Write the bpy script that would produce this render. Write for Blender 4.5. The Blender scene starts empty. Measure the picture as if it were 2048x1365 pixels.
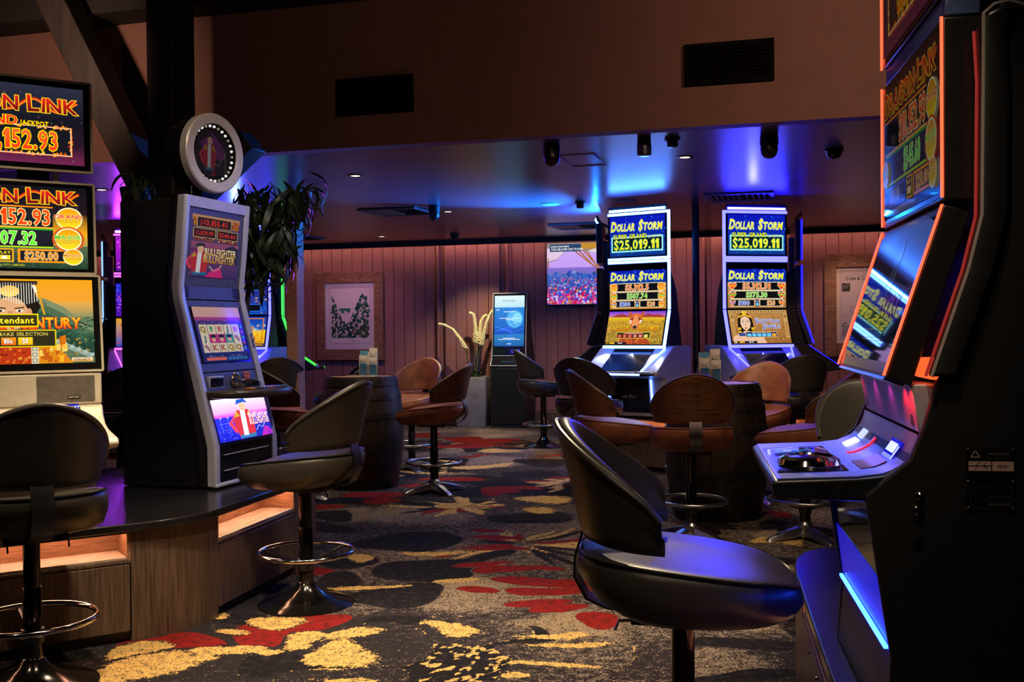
import bpy, bmesh, math, random
import numpy as np
from math import sin, cos, pi, radians, sqrt
from mathutils import Vector, Matrix
random.seed(7); RNG = np.random.RandomState(5)
S = bpy.context.scene; C = S.collection

# ---------------------------------------------------------------- camera
P = math.atan(27.5/2080); RL = .0096
fw = Vector((0, cos(P), -sin(P))); r0 = Vector((1, 0, 0)); u0 = Vector((0, sin(P), cos(P)))
rt = cos(RL)*r0-sin(RL)*u0; up = cos(RL)*u0+sin(RL)*r0
cd = bpy.data.cameras.new('camera'); cam = bpy.data.objects.new('camera', cd); C.objects.link(cam)
cd.sensor_width = 36; cd.lens = 2080*36/2048; cd.clip_start = .05; cd.clip_end = 60
M = Matrix((rt, up, -fw)).transposed().to_4x4(); M.translation = (0, 0, 1.3); cam.matrix_world = M
S.camera = cam
# ---------------------------------------------------------------- world, exposure
w = bpy.data.worlds.new('world'); S.world = w; w.use_nodes = True
w.node_tree.nodes['Background'].inputs[0].default_value = (.6, .45, .4, 1)
w.node_tree.nodes['Background'].inputs[1].default_value = .004
vs = S.view_settings; vs.view_transform = 'Standard'; vs.look = 'None'; vs.exposure = 0; vs.gamma = 1
vs.use_curve_mapping = False
# ---------------------------------------------------------------- lamps of the room and added spots
def spot(loc, to, watts, col, ang=60, blend=.8, rad=.06):  # serves the real downlights and the added spots alike
    l = bpy.data.lights.new('aimed_spot', 'SPOT'); l.energy = watts; l.color = col
    l.spot_size = radians(ang); l.spot_blend = blend; l.shadow_soft_size = rad
    o = bpy.data.objects.new('aimed_spot', l); C.objects.link(o); o.location = loc
    o.rotation_euler = (Vector(to)-Vector(loc)).to_track_quat('-Z', 'Y').to_euler()
    return o
WARM = (1, .77, .50); AMB = (1, .58, .40)
SPOTS = [  # unseen spots under the high dark ceiling, several added to brighten single things
    ((.0, 3.3, 3.25), (-.15, 3.9, 0), 520, WARM, 50),
    ((-1.2, 3.3, 3.25), (-1.1, 4.0, 0), 300, WARM, 50),
    ((.6, 4.4, 3.25), (.1, 5.0, 0), 300, WARM, 52),
    ((-.9, 4.6, 3.25), (-.8, 5.0, .7), 75, WARM, 44),
    ((.3, 1.2, 3.2), (.5, 2.7, .7), 90, WARM, 40),
    ((-2.2, 2.2, 3.25), (-2.2, 4.3, 1.0), 130, WARM, 50),
    ((2.2, 2.6, 3.2), (3.0, 5.8, 2.8), 165, AMB, 95), ((-.6, .2, 2.7), (.85, 1.95, 1.0), 30, WARM, 40),   # wash on the bulkhead; low spot added for the dark machine's side
    ((-2.9, 5.6, 3.1), (-3.1, 7.4, 2.9), 65, AMB, 95),
    ((.5, 1.8, 3.2), (0.4, 6.8, 3.0), 50, AMB, 80),
    ((1.0, 4.7, 3.25), (1.08, 6.2, .85), 85, WARM, 36),      # added to lift the timber stool backs
    ((.2, 4.9, 3.2), (-1.35, 5.5, 1.5), 130, (.78, .72, 1), 46),  # cool spot added to brighten the bullfighter machine
    ((-1.0, 3.6, 3.3), (-1.5, 5.4, 2.1), 70, WARM, 36),
    ((-.5, 3.0, 3.2), (-1.45, 4.4, .25), 130, WARM, 40),
    ((-1.2, 2.9, 3.2), (-1.95, 4.2, 1.0), 90, WARM, 36),
    ((.85, 5.75, 3.45), (.45, 2.72, .75), 330, WARM, 24),
    ((-1.2, 6.1, 3.45), (-.95, 4.9, .75), 120, WARM, 34), ((-1.15, 5.7, 3.45), (-1.75, 3.75, .85), 190, WARM, 26),
]
for a in SPOTS: spot(*a)
for a in [((.5, 8.6, 2.44), (.1, 8.5, 0), 60, WARM, 110), ((-.63, 10.45, 2.44), (-.4, 10.4, 0), 110, WARM, 110),
          ((-1.18, 7.94, 2.44), (-1.1, 7.9, 0), 45, WARM, 100), ((1.21, 7.22, 2.44), (1.6, 7.4, .5), 55, WARM, 100),
          ((-1.64, 13.43, 2.44), (-1.6, 13.3, 0), 40, WARM, 100), ((.4, 12.4, 2.44), (.3, 12.4, 0), 110, WARM, 120),
          ((-.35, 12.9, 2.44), (-.48, 13.72, 1.0), 130, (1, .8, .5), 70), ((-2.3, 13.4, 2.44), (-2.3, 14.2, 1.3), 34, (1, .45, .62), 100), ((1.9, 12.2, 2.44), (2.1, 13, 1.3), 26, (1, .45, .6), 110), ((-1.55, 8.6, 2.44), (-1.9, 9.2, 1.3), 25, AMB, 60), ((1.75, 3.2, 3.3), (1.52, 4.4, .95), 320, WARM, 40), ((1.05, 6.38, 2.9), (1.32, 6.98, 1.0), 55, WARM, 34), ((-1.15, 7.9, 2.44), (-1.2, 8.5, 1.0), 40, WARM, 50), ((1.45, 6.55, 2.44), (1.84, 7.7, .85), 60, WARM, 60), ((-1.1, 8.85, 2.44), (-.93, 9.5, .85), 50, WARM, 60), ((-1.9, 8.1, 2.44), (-2.08, 8.75, .85), 45, WARM, 60),  # spots added to brighten planter, column, stools, leaflets; pink ones fill the wall
          ((3.9, 11.9, 2.44), (4.1, 12.7, 1.2), 45, AMB, 80),
          ((-3.37, 8.59, 2.44), (-3.3, 8.6, 0), 40, (.9, .6, .8), 110)]:
    spot(*a, .9, .014)
# coloured spots added by the machines to tint the low ceiling
for a in [((.74, 10.35, 1.95), (-.15, 9.55, 2.47), 1500, (.012, .20, 1), 70), ((2.12, 9.1, 2.25), (1.75, 7.5, 2.47), 90, (.008, .008, 1), 85), ((-3.6, 10.3, 2.0), (-3.0, 8.6, 2.47), 260, (.40, .05, 1), 80), ((-2.7, 10.2, 2.2), (-1.9, 8.2, 2.47), 16, (.10, .16, 1), 70)]:
    spot(*a, 1., .03)

# ---------------------------------------------------------------- helpers
def hx(h, k=1.0):
    h = h.lstrip('#'); o = []
    for i in (0, 2, 4):
        c = int(h[i:i+2], 16)/255; o.append((c/12.92 if c <= .04045 else ((c+.055)/1.055)**2.4)*k)
    return tuple(o)
MATS = {}
def mat(name, col, rough=.5, metal=0., var=.15, scale=30, bump=0., stretch=(1, 1, 1), em=None, es=0., spec=.5, coat=0., col2=None, lo=.35, hi=.65, dist=0.):
    m = bpy.data.materials.new(name); m.use_nodes = True; nt = m.node_tree; n = nt.nodes; b = n['Principled BSDF']
    b.inputs['Roughness'].default_value = rough; b.inputs['Metallic'].default_value = metal
    b.inputs['Specular IOR Level'].default_value = spec; b.inputs['Coat Weight'].default_value = coat
    b.inputs['Coat Roughness'].default_value = .08
    if em:
        b.inputs['Emission Color'].default_value = (*em, 1); b.inputs['Emission Strength'].default_value = es
    tc = n.new('ShaderNodeTexCoord'); mp = n.new('ShaderNodeMapping'); mp.inputs['Scale'].default_value = stretch
    no = n.new('ShaderNodeTexNoise'); no.inputs['Scale'].default_value = scale; no.inputs['Detail'].default_value = 6
    no.inputs['Distortion'].default_value = dist
    rp = n.new('ShaderNodeValToRGB'); rp.color_ramp.elements[0].position = lo; rp.color_ramp.elements[1].position = hi
    c2 = col2 or tuple(min(1, c*(1+var)) for c in col); c1 = col if col2 else tuple(c*(1-var) for c in col)
    rp.color_ramp.elements[0].color = (*c1, 1); rp.color_ramp.elements[1].color = (*c2, 1)
    L = nt.links.new
    L(tc.outputs['Object'], mp.inputs[0]); L(mp.outputs[0], no.inputs['Vector']); L(no.outputs['Fac'], rp.inputs[0]); L(rp.outputs[0], b.inputs['Base Color'])
    if bump:
        bp = n.new('ShaderNodeBump'); bp.inputs['Strength'].default_value = bump; bp.inputs['Distance'].default_value = .003
        L(no.outputs['Fac'], bp.inputs['Height']); L(bp.outputs[0], b.inputs['Normal'])
    MATS[name] = m; return m
def emat(name, col, s):
    m = bpy.data.materials.new(name); m.use_nodes = True; b = m.node_tree.nodes['Principled BSDF']
    b.inputs['Base Color'].default_value = (.02, .02, .02, 1); b.inputs['Roughness'].default_value = .3
    b.inputs['Emission Color'].default_value = (*col, 1); b.inputs['Emission Strength'].default_value = s
    MATS[name] = m; return m
def attr_mat(name, emit, rough, k=1.0):
    m = bpy.data.materials.new(name); m.use_nodes = True; nt = m.node_tree; b = nt.nodes['Principled BSDF']
    a = nt.nodes.new('ShaderNodeAttribute'); a.attribute_name = 'Col'
    b.inputs['Roughness'].default_value = rough
    if emit:
        b.inputs['Base Color'].default_value = (.01, .01, .012, 1); b.inputs['Emission Strength'].default_value = k
        nt.links.new(a.outputs['Color'], b.inputs['Emission Color'])
    else: nt.links.new(a.outputs['Color'], b.inputs['Base Color'])
    MATS[name] = m; return m
attr_mat('screen_glow', True, .025, 1.0); attr_mat('printed', False, .5); attr_mat('glazed_print', False, .04)
mat('black_plastic', (.012, .012, .013), .32); mat('black_satin', (.009, .0085, .009), .5); mat('black_gloss', (.008, .008, .009), .12)
mat('dark_grey', (.045, .045, .05), .45); mat('silver', (.50, .46, .46), .38, .2, .06); mat('silver_blue', (.46, .46, .56), .36, .15, .06)
mat('warm_silver', (.66, .59, .46), .40, .15, .05); mat('chrome', (.72, .70, .68), .09, 1, .03); mat('steel', (.45, .45, .46), .28, 1, .1, 60, .05, (1, 1, .05))
mat('dark_chrome', (.055, .05, .048), .14, .9, .1)
mat('black_vinyl', (.036, .031, .027), .36, 0, .12, 300, .06); mat('brown_leather', (.23, .072, .032), .45, 0, .3, 9, .04)
mat('veneer', (.13, .050, .018), .38, 0, .35, 8, .03, (1, 1, 9), dist=.6)
mat('walnut', (.095, .060, .043), .42, 0, .45, 14, .04, (9, 9, .35), dist=.4)
mat('niche_wood', (.27, .13, .065), .5, 0, .3, 16, .03, (.8, .8, 9)); mat('counter_black', (.011, .010, .012), .22, 0, .1)
mat('wall_paint', (.27, .115, .105), .55, 0, .06, 14); mat('bulkhead_paint', (.20, .098, .075), .75, 0, .05, 6)
mat('ceiling_paint', (.072, .058, .084), .30, 0, .04, 3, .0, spec=.42); mat('upper_black', (.010, .009, .009), .8); mat('timber', (.017, .012, .009), .65, 0, .5, 16, .3, (1, 1, .15))
mat('barn_wood', (.22, .105, .055), .6, 0, .5, 26, .5, (.6, .6, 3), dist=1.2); mat('stave_wood', (.019, .0115, .007), .5, 0, .5, 20, .25, (4, 4, .4))
mat('barrel_head', (.30, .17, .075), .42, 0, .3, 18, .05, (.6, 6, 1)); mat('hoop_metal', (.035, .032, .032), .42, .7, .4, 30, .15)
mat('concrete', (.17, .16, .155), .8, 0, .15, 12, .15); mat('leaf_dark', (.016, .026, .010), .42, 0, .45, 8); mat('leaf_green', (.07, .15, .022), .5, 0, .3, 20)
mat('bloom_cream', (.85, .76, .36), .7, 0, .2, 160, .4); mat('bloom_tip', (.5, .62, .08), .7, 0, .2, 120, .3); mat('stem', (.07, .10, .02), .5); mat('paper', (.62, .58, .52), .6, 0, .03)
mat('column_paint', (.24, .13, .09), .6); mat('brass', (.55, .36, .12), .25, 1); mat('soil', (.02, .014, .01), .9, 0, .5, 60, .4)
mat('glass_clear', (.02, .02, .024), .05); mat('red_plastic', (.09, .008, .010), .35); mat('grille_black', (.004, .0035, .0035), .9, spec=.1)
mat('plaque', (.09, .062, .055), .5, .3); mat('vent_frame', (.16, .13, .15), .5)
emat('neon_white', (.10, .24, 1), 10.); emat('neon_violet', (.05, .05, 1), 9.); emat('neon_blue', (.006, .006, 1), 5.); emat('neon_red', (1, .085, .03), 2.6)
emat('neon_green', (.04, 1, .06), 2.2); emat('neon_purple', (.8, .12, 1), 2.0); emat('neon_ice', (.25, .5, 1), 1.6); emat('led_warm', (1, .47, .27), 42.); emat('lamp_warm', (1, .75, .45), 5.)
emat('up_blue', (.006, .006, 1), 260.); emat('up_cyan', (.008, .17, 1), 1900.); emat('up_white', (.04, .18, 1), 120.); emat('up_violet', (.42, .03, 1), 260.); emat('up_lilac', (.05, .07, 1), 24.); emat('up_green', (.08, .3, .12), 9.)
emat('bulb', (1, .95, .9), .8); emat('led_red', (1, .05, .03), 6.); emat('slot_red', (1, .03, .03), .7); emat('cove', (1, .46, .34), 26.)
emat('glow_blue', (.03, .05, 1), 1.6); emat('glow_white', (.8, .85, 1), 1.5)

class MB:
    def __init__(s): s.v = []; s.f = []; s.m = []
    def add(s, vs_, fs, mi=0):
        b = len(s.v); s.v += [tuple(x) for x in vs_]
        for f in fs: s.f.append(tuple(i+b for i in f)); s.m.append(mi)
        return s
    def box(s, x0, y0, z0, x1, y1, z1, mi=0):
        return s.add([(x0, y0, z0), (x1, y0, z0), (x1, y1, z0), (x0, y1, z0), (x0, y0, z1), (x1, y0, z1), (x1, y1, z1), (x0, y1, z1)],
                     [(0, 3, 2, 1), (4, 5, 6, 7), (0, 1, 5, 4), (1, 2, 6, 5), (2, 3, 7, 6), (3, 0, 4, 7)], mi)
    def prism(s, poly, lo, hi, ax='x', mi=0):
        n = len(poly)
        def p(a, q): return (q, a[0], a[1]) if ax == 'x' else ((a[0], q, a[1]) if ax == 'y' else (a[0], a[1], q))
        vs_ = [p(a, lo) for a in poly]+[p(a, hi) for a in poly]
        return s.add(vs_, [tuple(range(n-1, -1, -1)), tuple(range(n, 2*n))]+[(i, (i+1) % n, n+(i+1) % n, n+i) for i in range(n)], mi)
    def loft(s, rings, caps=True, mi=0, closed=True):
        n = len(rings[0]); b = len(s.v); fs = []
        vs_ = [p for r in rings for p in r]
        for k in range(len(rings)-1):
            for i in range(n if closed else n-1):
                j = (i+1) % n; fs.append((k*n+i, k*n+j, (k+1)*n+j, (k+1)*n+i))
        if caps: fs += [tuple(range(n-1, -1, -1)), tuple(range((len(rings)-1)*n, len(rings)*n))]
        return s.add(vs_, fs, mi)
    def lathe(s, prof, n=24, c=(0, 0, 0), mi=0, a0=0., caps=True):
        return s.loft([[(c[0]+r*cos(a0+2*pi*i/n), c[1]+r*sin(a0+2*pi*i/n), c[2]+z) for i in range(n)] for r, z in prof], caps, mi)
    def tube(s, path, r, n=8, closed=False, mi=0):
        P_ = [Vector(p) for p in path]; N = len(P_); rings = []; ref = None
        rr = r if isinstance(r, (list, tuple)) else [r]*N
        for i in range(N):
            t = (P_[(i+1) % N]-P_[i-1]) if closed else (P_[min(i+1, N-1)]-P_[max(i-1, 0)])
            t.normalize()
            if ref is None: ref = Vector((0, 0, 1)) if abs(t.z) < .9 else Vector((1, 0, 0))
            a = (ref-t*ref.dot(t)).normalized(); b = t.cross(a); ref = a
            rings.append([tuple(P_[i]+a*rr[i]*cos(2*pi*k/n)+b*rr[i]*sin(2*pi*k/n)) for k in range(n)])
        if closed: rings.append(rings[0])
        return s.loft(rings, not closed, mi)
    def build(s, name, mats, parent=None, bevel=0., ang=38, link=True, segs=2, loc=None, rz=0, smooth=True):
        me = bpy.data.meshes.new(name); me.from_pydata(s.v, [], s.f)
        if not isinstance(mats, (list, tuple)): mats = [mats]
        for q in mats: me.materials.append(MATS[q])
        me.polygons.foreach_set('material_index', s.m)
        bm = bmesh.new(); bm.from_mesh(me); bmesh.ops.remove_doubles(bm, verts=bm.verts, dist=1e-6); bmesh.ops.recalc_face_normals(bm, faces=bm.faces); bm.to_mesh(me); bm.free()
        if smooth:
            me.shade_smooth(); me.set_sharp_from_angle(angle=radians(ang))
        o = bpy.data.objects.new(name, me)
        if link: C.objects.link(o)
        if parent: o.parent = parent
        if loc: o.location = loc
        o.rotation_euler[2] = rz
        if bevel:
            md = o.modifiers.new('bevel', 'BEVEL'); md.width = bevel; md.segments = segs; md.limit_method = 'ANGLE'; md.angle_limit = radians(35)
        return o
def tag(o, label=None, cat=None, group=None, kind=None):
    if label: o['label'] = label
    if cat: o['category'] = cat
    if group: o['group'] = group
    if kind: o['kind'] = kind
    return o
def thing(name, label, cat, loc=(0, 0, 0), rz=0., group=None):
    o = bpy.data.objects.new(name, None); C.objects.link(o); o.location = loc; o.rotation_euler[2] = rz
    o.empty_display_size = .1
    return tag(o, label, cat, group)
def dup(root, loc, rz, label, group=None):
    r = root.copy(); C.objects.link(r); r.location = loc; r.rotation_euler[2] = rz; r['label'] = label
    if group: r['group'] = group
    for ch in list(root.children):
        c = ch.copy(); C.objects.link(c); c.parent = r
        for g in ch.children:
            d = g.copy(); C.objects.link(d); d.parent = c
    return r
def struct(o, label, cat='structure'):
    return tag(o, label, cat, None, 'structure')

# ---------------------------------------------------------------- lettering
GL = {}
def load_glyphs():
    chars = "ABCDEFGHIJKLMNOPQRSTUVWXYZabcdefghijklmnopqrstuvwxyz0123456789$.,&'!-:/()+"
    obs = []
    for wt, off in (('n', 0.), ('b', .022), ('x', .062)):
        for ch in chars:
            cu = bpy.data.curves.new('glyph', 'FONT'); cu.body = ch; cu.offset = off; cu.resolution_u = 2; cu.fill_mode = 'FRONT'
            o = bpy.data.objects.new('glyph', cu); C.objects.link(o); obs.append((wt, ch, o))
    dg = bpy.context.evaluated_depsgraph_get()
    for wt, ch, o in obs:
        me = bpy.data.meshes.new_from_object(o.evaluated_get(dg))
        GL[wt, ch] = ([tuple(v.co[:2]) for v in me.vertices], [tuple(p.vertices) for p in me.polygons])
        bpy.data.meshes.remove(me)
    for wt, ch, o in obs:
        cu = o.data; bpy.data.objects.remove(o); bpy.data.curves.remove(cu)
load_glyphs()
def own_glyphs():       # a flagged figure one and a plain barred dollar sign
    for wt, o in (('n', 0.), ('b', .022), ('x', .062)):
        H_ = max(v[1] for v in GL['n', 'H'][0])
        GL[wt, '1'] = ([(.12-o, -o), (.30+o, -o), (.30+o, H_+o), (.17-o, H_+o), (.02-o, H_*.80), (.02-o, H_*.62-o), (.12-o, H_*.68-o)], [(0, 1, 2, 6), (6, 2, 3, 4, 5)])
        sv, sf = GL[wt, 'S']; a = min(v[0] for v in sv); b = max(v[0] for v in sv); m_ = (a+b)/2; n = len(sv); q = .035+o*.6
        GL[wt, '$'] = (list(sv)+[(m_-q, -.10-o*.5), (m_+q, -.10-o*.5), (m_+q, .02), (m_-q, .02), (m_-q, H_-.02), (m_+q, H_-.02), (m_+q, H_+.10+o*.5), (m_-q, H_+.10+o*.5)], list(sf)+[(n, n+1, n+2, n+3), (n+4, n+5, n+6, n+7)])
own_glyphs()
CAP = max(v[1] for v in GL['n', 'H'][0])
EXT = {ch: (min(v[0] for v in g[0]), max(v[0] for v in g[0])) for (wt, ch), g in GL.items() if wt == 'n' and g[0]}
class Cv:
    """a flat print: coloured polygons on a screen, sheet or sign"""
    def __init__(s, W, H): s.W = W; s.H = H; s.v = []; s.f = []; s.c = []; s.l = 0
    def up(s): s.l += 1; return s
    def poly(s, pts, col):
        b = len(s.v)
        for i, p in enumerate(pts):
            s.v.append((p[0], p[1], s.l)); s.c.append(col[i] if isinstance(col[0], tuple) else col)
        s.f.append(tuple(range(b, b+len(pts))))
    def rect(s, x0, y0, x1, y1, cb, ct=None): s.poly([(x0, y0), (x1, y0), (x1, y1), (x0, y1)], [cb, cb, ct or cb, ct or cb])
    def frame(s, x0, y0, x1, y1, w_, c):
        s.rect(x0-w_, y0-w_, x1+w_, y0, c); s.rect(x0-w_, y1, x1+w_, y1+w_, c); s.rect(x0-w_, y0, x0, y1, c); s.rect(x1, y0, x1+w_, y1, c)
    def ell(s, cx, cy, rx, ry, c, c2=None, n=20, rot=0.):
        pts = []
        for i in range(n):
            a = 2*pi*i/n; X = rx*cos(a); Y = ry*sin(a); pts.append((cx+X*cos(rot)-Y*sin(rot), cy+X*sin(rot)+Y*cos(rot)))
        s.poly(pts, c if not c2 else [tuple(c[k]+(c2[k]-c[k])*(.5-.5*sin(2*pi*i/n)) for k in range(3)) for i in range(n)])
    def line(s, pts, w_, c):
        for (x0, y0), (x1, y1) in zip(pts, pts[1:]):
            d = sqrt((x1-x0)**2+(y1-y0)**2) or 1; nx = -(y1-y0)/d*w_/2; ny = (x1-x0)/d*w_/2
            s.poly([(x0+nx, y0+ny), (x0-nx, y0-ny), (x1-nx, y1-ny), (x1+nx, y1+ny)], c)
    def width(s, t, h, sx=1., gap=.13):
        k = h/CAP; x = 0
        for ch in t:
            if ch == ' ': x += .34*k*sx; continue
            a, b = EXT.get(ch, EXT['-']); x += ((b-a)+gap)*k*sx
        return x
    def text(s, t, x, y, h, c, al='l', wt='b', sx=1., c2=None, shear=0., gap=.13, caps=1., wob=0., fit=0):
        """c2: colour at the letter tops; caps: scale of the first letter of each word"""
        tot = 0; first = True; items = []
        for ch in t:
            if ch == ' ': tot += .34*h/CAP*sx; first = True; continue
            k = h/CAP*(caps if first else 1); first = False
            a, b = EXT.get(ch, EXT['-']); items.append((ch, tot, k, a)); tot += ((b-a)+gap)*k*sx
        if fit: items = [(a, dx*fit/tot, k, e) for a, dx, k, e in items]; sx *= fit/tot; tot = fit
        ox = x-(tot/2 if al == 'c' else tot if al == 'r' else 0)
        for q, (ch, dx, k, a) in enumerate(items):
            g = GL.get((wt, ch)) or GL[wt, '-']; b0 = len(s.v); r = wob*sin(q*2.3+1)
            for vx, vy in g[0]:
                X = (vx-a)*k*sx; Y = vy*k
                X, Y = X*cos(r)-Y*sin(r), X*sin(r)+Y*cos(r)
                s.v.append((ox+dx+X+shear*Y, y+Y, s.l))
                tt = max(0, min(1, Y/h)); s.c.append(c if not c2 else tuple(c[i]+(c2[i]-c[i])*tt for i in range(3)))
            for f in g[1]: s.f.append(tuple(i+b0 for i in f))
    def otext(s, t, x, y, h, c, oc, **k):
        s.up(); s.text(t, x, y, h, oc, **dict(k, wt='x', c2=None)); s.up(); s.text(t, x, y, h, c, **dict(k, wt=k.get('wt', 'n')))
    def scatter(s, n, box, cols, s0, s1, asp=1., rnd=random):
        for _ in range(n):
            x = rnd.uniform(box[0], box[2]); y = rnd.uniform(box[1], box[3]); q = rnd.uniform(s0, s1)
            s.poly([(x, y), (x+q, y+q*.2), (x+q*.9, y+q*asp), (x-q*.1, y+q*asp*.8)], rnd.choice(cols))
    def build(s, name, parent, o, wm, ux=(1, 0, 0), uy=(0, 0, 1), m='screen_glow', k=1., step=.0005, hm=None):
        step = min(step, .005/(1+max(v[2] for v in s.v)))
        o = Vector(o); ux = Vector(ux).normalized(); uy = Vector(uy).normalized(); nn = ux.cross(uy)
        sx = wm/s.W; sy = hm/s.H if hm else sx
        x0 = [tuple(o+ux*((x-s.W/2)*sx)+uy*((y-s.H/2)*sy)+nn*(step*(1+l))) for x, y, l in s.v]
        me = bpy.data.meshes.new(name); me.from_pydata(x0, [], s.f); me.materials.append(MATS[m])
        a = me.color_attributes.new('Col', 'FLOAT_COLOR', 'POINT')
        a.data.foreach_set('color', [q for c in s.c for q in (c[0]*k, c[1]*k, c[2]*k, 1.)])
        ob = bpy.data.objects.new(name, me); C.objects.link(ob)
        if parent: ob.parent = parent
        return ob
mat('dark_silver', (.17, .15, .12), .45, .4); mat('slate_blue', (.085, .09, .15), .4, .2); mat('bronze_black', (.040, .031, .018), .3, .1); mat('amber_button', (.4, .14, .03), .3); mat('brass_pale', (.6, .5, .38), .2, 1)
mat('deck_blue', (.16, .20, .36), .3, .3); mat('mirror_black', (.012, .012, .016), .05, .0, spec=1.); mat('blue_steel', (.10, .16, .38), .4, .3); mat('chrome_bright', (.85, .85, .85), .2, .4)
emat('neon_red_soft', (1, .06, .05), .25); emat('led_red_strip', (1, .02, .12), 9.); emat('neon_orange', (1, .10, .02), 1.5); emat('glow_blue_white', (.5, .55, 1), 1.2); emat('glow_blue_strip', (.010, .05, 1), 26.); emat('under_blue', (.006, .06, 1), 75.); emat('under_red', (1, .012, .03), 60.); mat('bracket_steel', (.16, .16, .17), .3, 1, .1, 60, .05, (1, 1, .05)); emat('bulb_dim', (.6, .5, .35), .35)
emat('blue_glow_sheet', (.006, .008, 1), .42)
mat('niche_slat', (.55, .42, .34), .5, 0, .1, 20); mat('deck_shell', (.010, .010, .011), .3)
# ================================================================ SETTING
TH = math.atan(2080/7464.); RZ = -TH            # the room stands 15.6 degrees to the lens
UU = Vector((cos(TH), -sin(TH), 0)); VV = Vector((sin(TH), cos(TH), 0))
def uv(u_, v_, z=0): return tuple(UU*u_+VV*v_+Vector((0, 0, z)))
WV = 13.45; CZ = 2.47; BV = 6.31; HZ = 4.0
# ---- carpet: woven flowers. The mesh carries where the motifs lie, the material weaves them
ELL = [(-0.19,5.07,0.509,0.343,'t'),(-0.62,7.27,0.452,0.546,'t'),(-0.17,10.04,0.433,0.522,'t'),(-1.14,7.27,0.209,0.274,'t'),(0.19,4.47,0.321,0.296,'t'),(-0.76,4.78,0.161,0.153,'t'),(-0.16,12.72,0.488,0.598,'t'),(1.63,6.35,0.183,0.179,'t'),(1.06,4.66,0.201,0.242,'t'),(0.80,3.97,0.172,0.177,'t'),(-0.35,4.03,0.404,0.361,'d'),(0.00,4.33,0.125,0.210,'d'),(-0.44,4.57,0.198,0.070,'d'),(-0.44,5.59,0.287,0.302,'d'),(-0.58,5.02,0.221,0.261,'d'),(-0.91,5.35,0.159,0.180,'d'),(-0.94,5.75,0.166,0.172,'d'),(-0.63,6.31,0.318,0.252,'d'),(0.18,7.10,0.290,0.262,'d'),(0.31,9.98,0.288,0.296,'d'),(0.15,9.21,0.221,0.252,'d'),(-0.07,8.72,0.251,0.339,'d'),(-0.34,8.21,0.237,0.225,'d'),(-1.24,7.90,0.228,0.232,'d'),(-1.20,7.17,0.138,0.152,'d'),(0.13,8.18,0.157,0.298,'d'),(0.21,3.98,0.077,0.059,'d'),(-0.41,8.88,0.299,0.263,'d'),(0.21,8.17,0.196,0.248,'d'),(-0.91,4.02,0.212,0.181,'d'),(-1.20,4.69,0.180,0.082,'d'),(0.96,4.21,0.223,0.092,'d'),(0.83,3.82,0.221,0.054,'d'),(1.36,5.74,0.248,0.123,'d'),(-0.58,4.26,0.229,0.256,'p'),(-0.18,4.42,0.205,0.260,'p'),(0.22,4.15,0.229,0.218,'p'),(-0.61,3.85,0.213,0.166,'p'),(0.18,3.81,0.201,0.108,'p'),(-0.18,3.69,0.160,0.091,'p'),(-0.69,4.17,0.104,0.175,'g'),(-0.66,4.42,0.149,0.058,'g'),(-0.21,4.45,0.103,0.118,'g'),(-0.30,4.54,0.055,0.061,'g'),(0.21,4.27,0.164,0.034,'g'),(0.17,4.39,0.148,0.036,'g'),(0.17,3.98,0.172,0.030,'g'),(-0.63,3.84,0.111,0.055,'g'),(0.02,3.82,0.092,0.032,'g'),(-1.42,4.30,0.176,0.117,'r'),(-1.11,4.44,0.098,0.205,'r'),(-0.91,4.60,0.133,0.118,'r'),(0.20,5.30,0.293,0.073,'r'),(0.24,5.13,0.271,0.078,'r'),(0.13,4.91,0.213,0.072,'r'),(0.23,4.78,0.184,0.068,'r'),(-0.23,5.12,0.123,0.049,'r'),(-0.08,5.54,0.146,0.103,'r'),(-0.19,5.69,0.164,0.060,'r'),(-0.32,11.88,0.342,0.314,'r'),(-0.53,11.39,0.329,0.241,'r'),(-0.56,12.17,0.292,0.275,'r'),(-1.00,7.77,0.187,0.134,'r'),(-1.10,8.07,0.272,0.145,'r'),(-0.11,8.19,0.118,0.224,'r'),(0.05,8.43,0.203,0.106,'r'),(-0.12,6.43,0.216,0.077,'r'),(-0.18,6.67,0.160,0.066,'r'),(-0.08,6.06,0.175,0.055,'r'),(0.40,4.56,0.099,0.139,'r'),(0.63,4.51,0.087,0.076,'r'),(-1.07,12.67,0.243,0.298,'r'),(0.09,5.56,0.160,0.046,'r'),(-1.41,7.58,0.182,0.127,'r'),(-0.50,8.88,0.256,0.117,'r'),(1.82,7.10,0.119,0.112,'r'),(-1.53,4.21,0.071,0.080,'g'),(-1.43,4.01,0.144,0.131,'g'),(-1.27,4.16,0.100,0.058,'g'),(-1.17,4.19,0.056,0.066,'g'),(-1.34,4.73,0.091,0.058,'g'),(-1.21,4.48,0.086,0.045,'g'),(-1.05,4.64,0.100,0.097,'g'),(-0.92,4.40,0.095,0.093,'g'),(-0.92,4.29,0.083,0.055,'g'),(-1.03,4.18,0.070,0.052,'g'),(-1.12,4.22,0.071,0.060,'g'),(-1.46,3.87,0.074,0.056,'g'),(-1.31,4.06,0.088,0.049,'g'),(-0.33,5.30,0.153,0.052,'g'),(-0.74,5.24,0.176,0.041,'g'),(-0.43,6.01,0.260,0.054,'g'),(-0.90,5.84,0.062,0.127,'g'),(-0.47,7.63,0.147,0.130,'g'),(0.24,7.81,0.169,0.181,'g'),(0.22,7.38,0.142,0.122,'g'),(-0.31,9.67,0.232,0.139,'g'),(-0.14,10.95,0.210,0.177,'g'),(1.49,6.28,0.121,0.073,'g'),(1.68,6.20,0.119,0.085,'g')]
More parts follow.
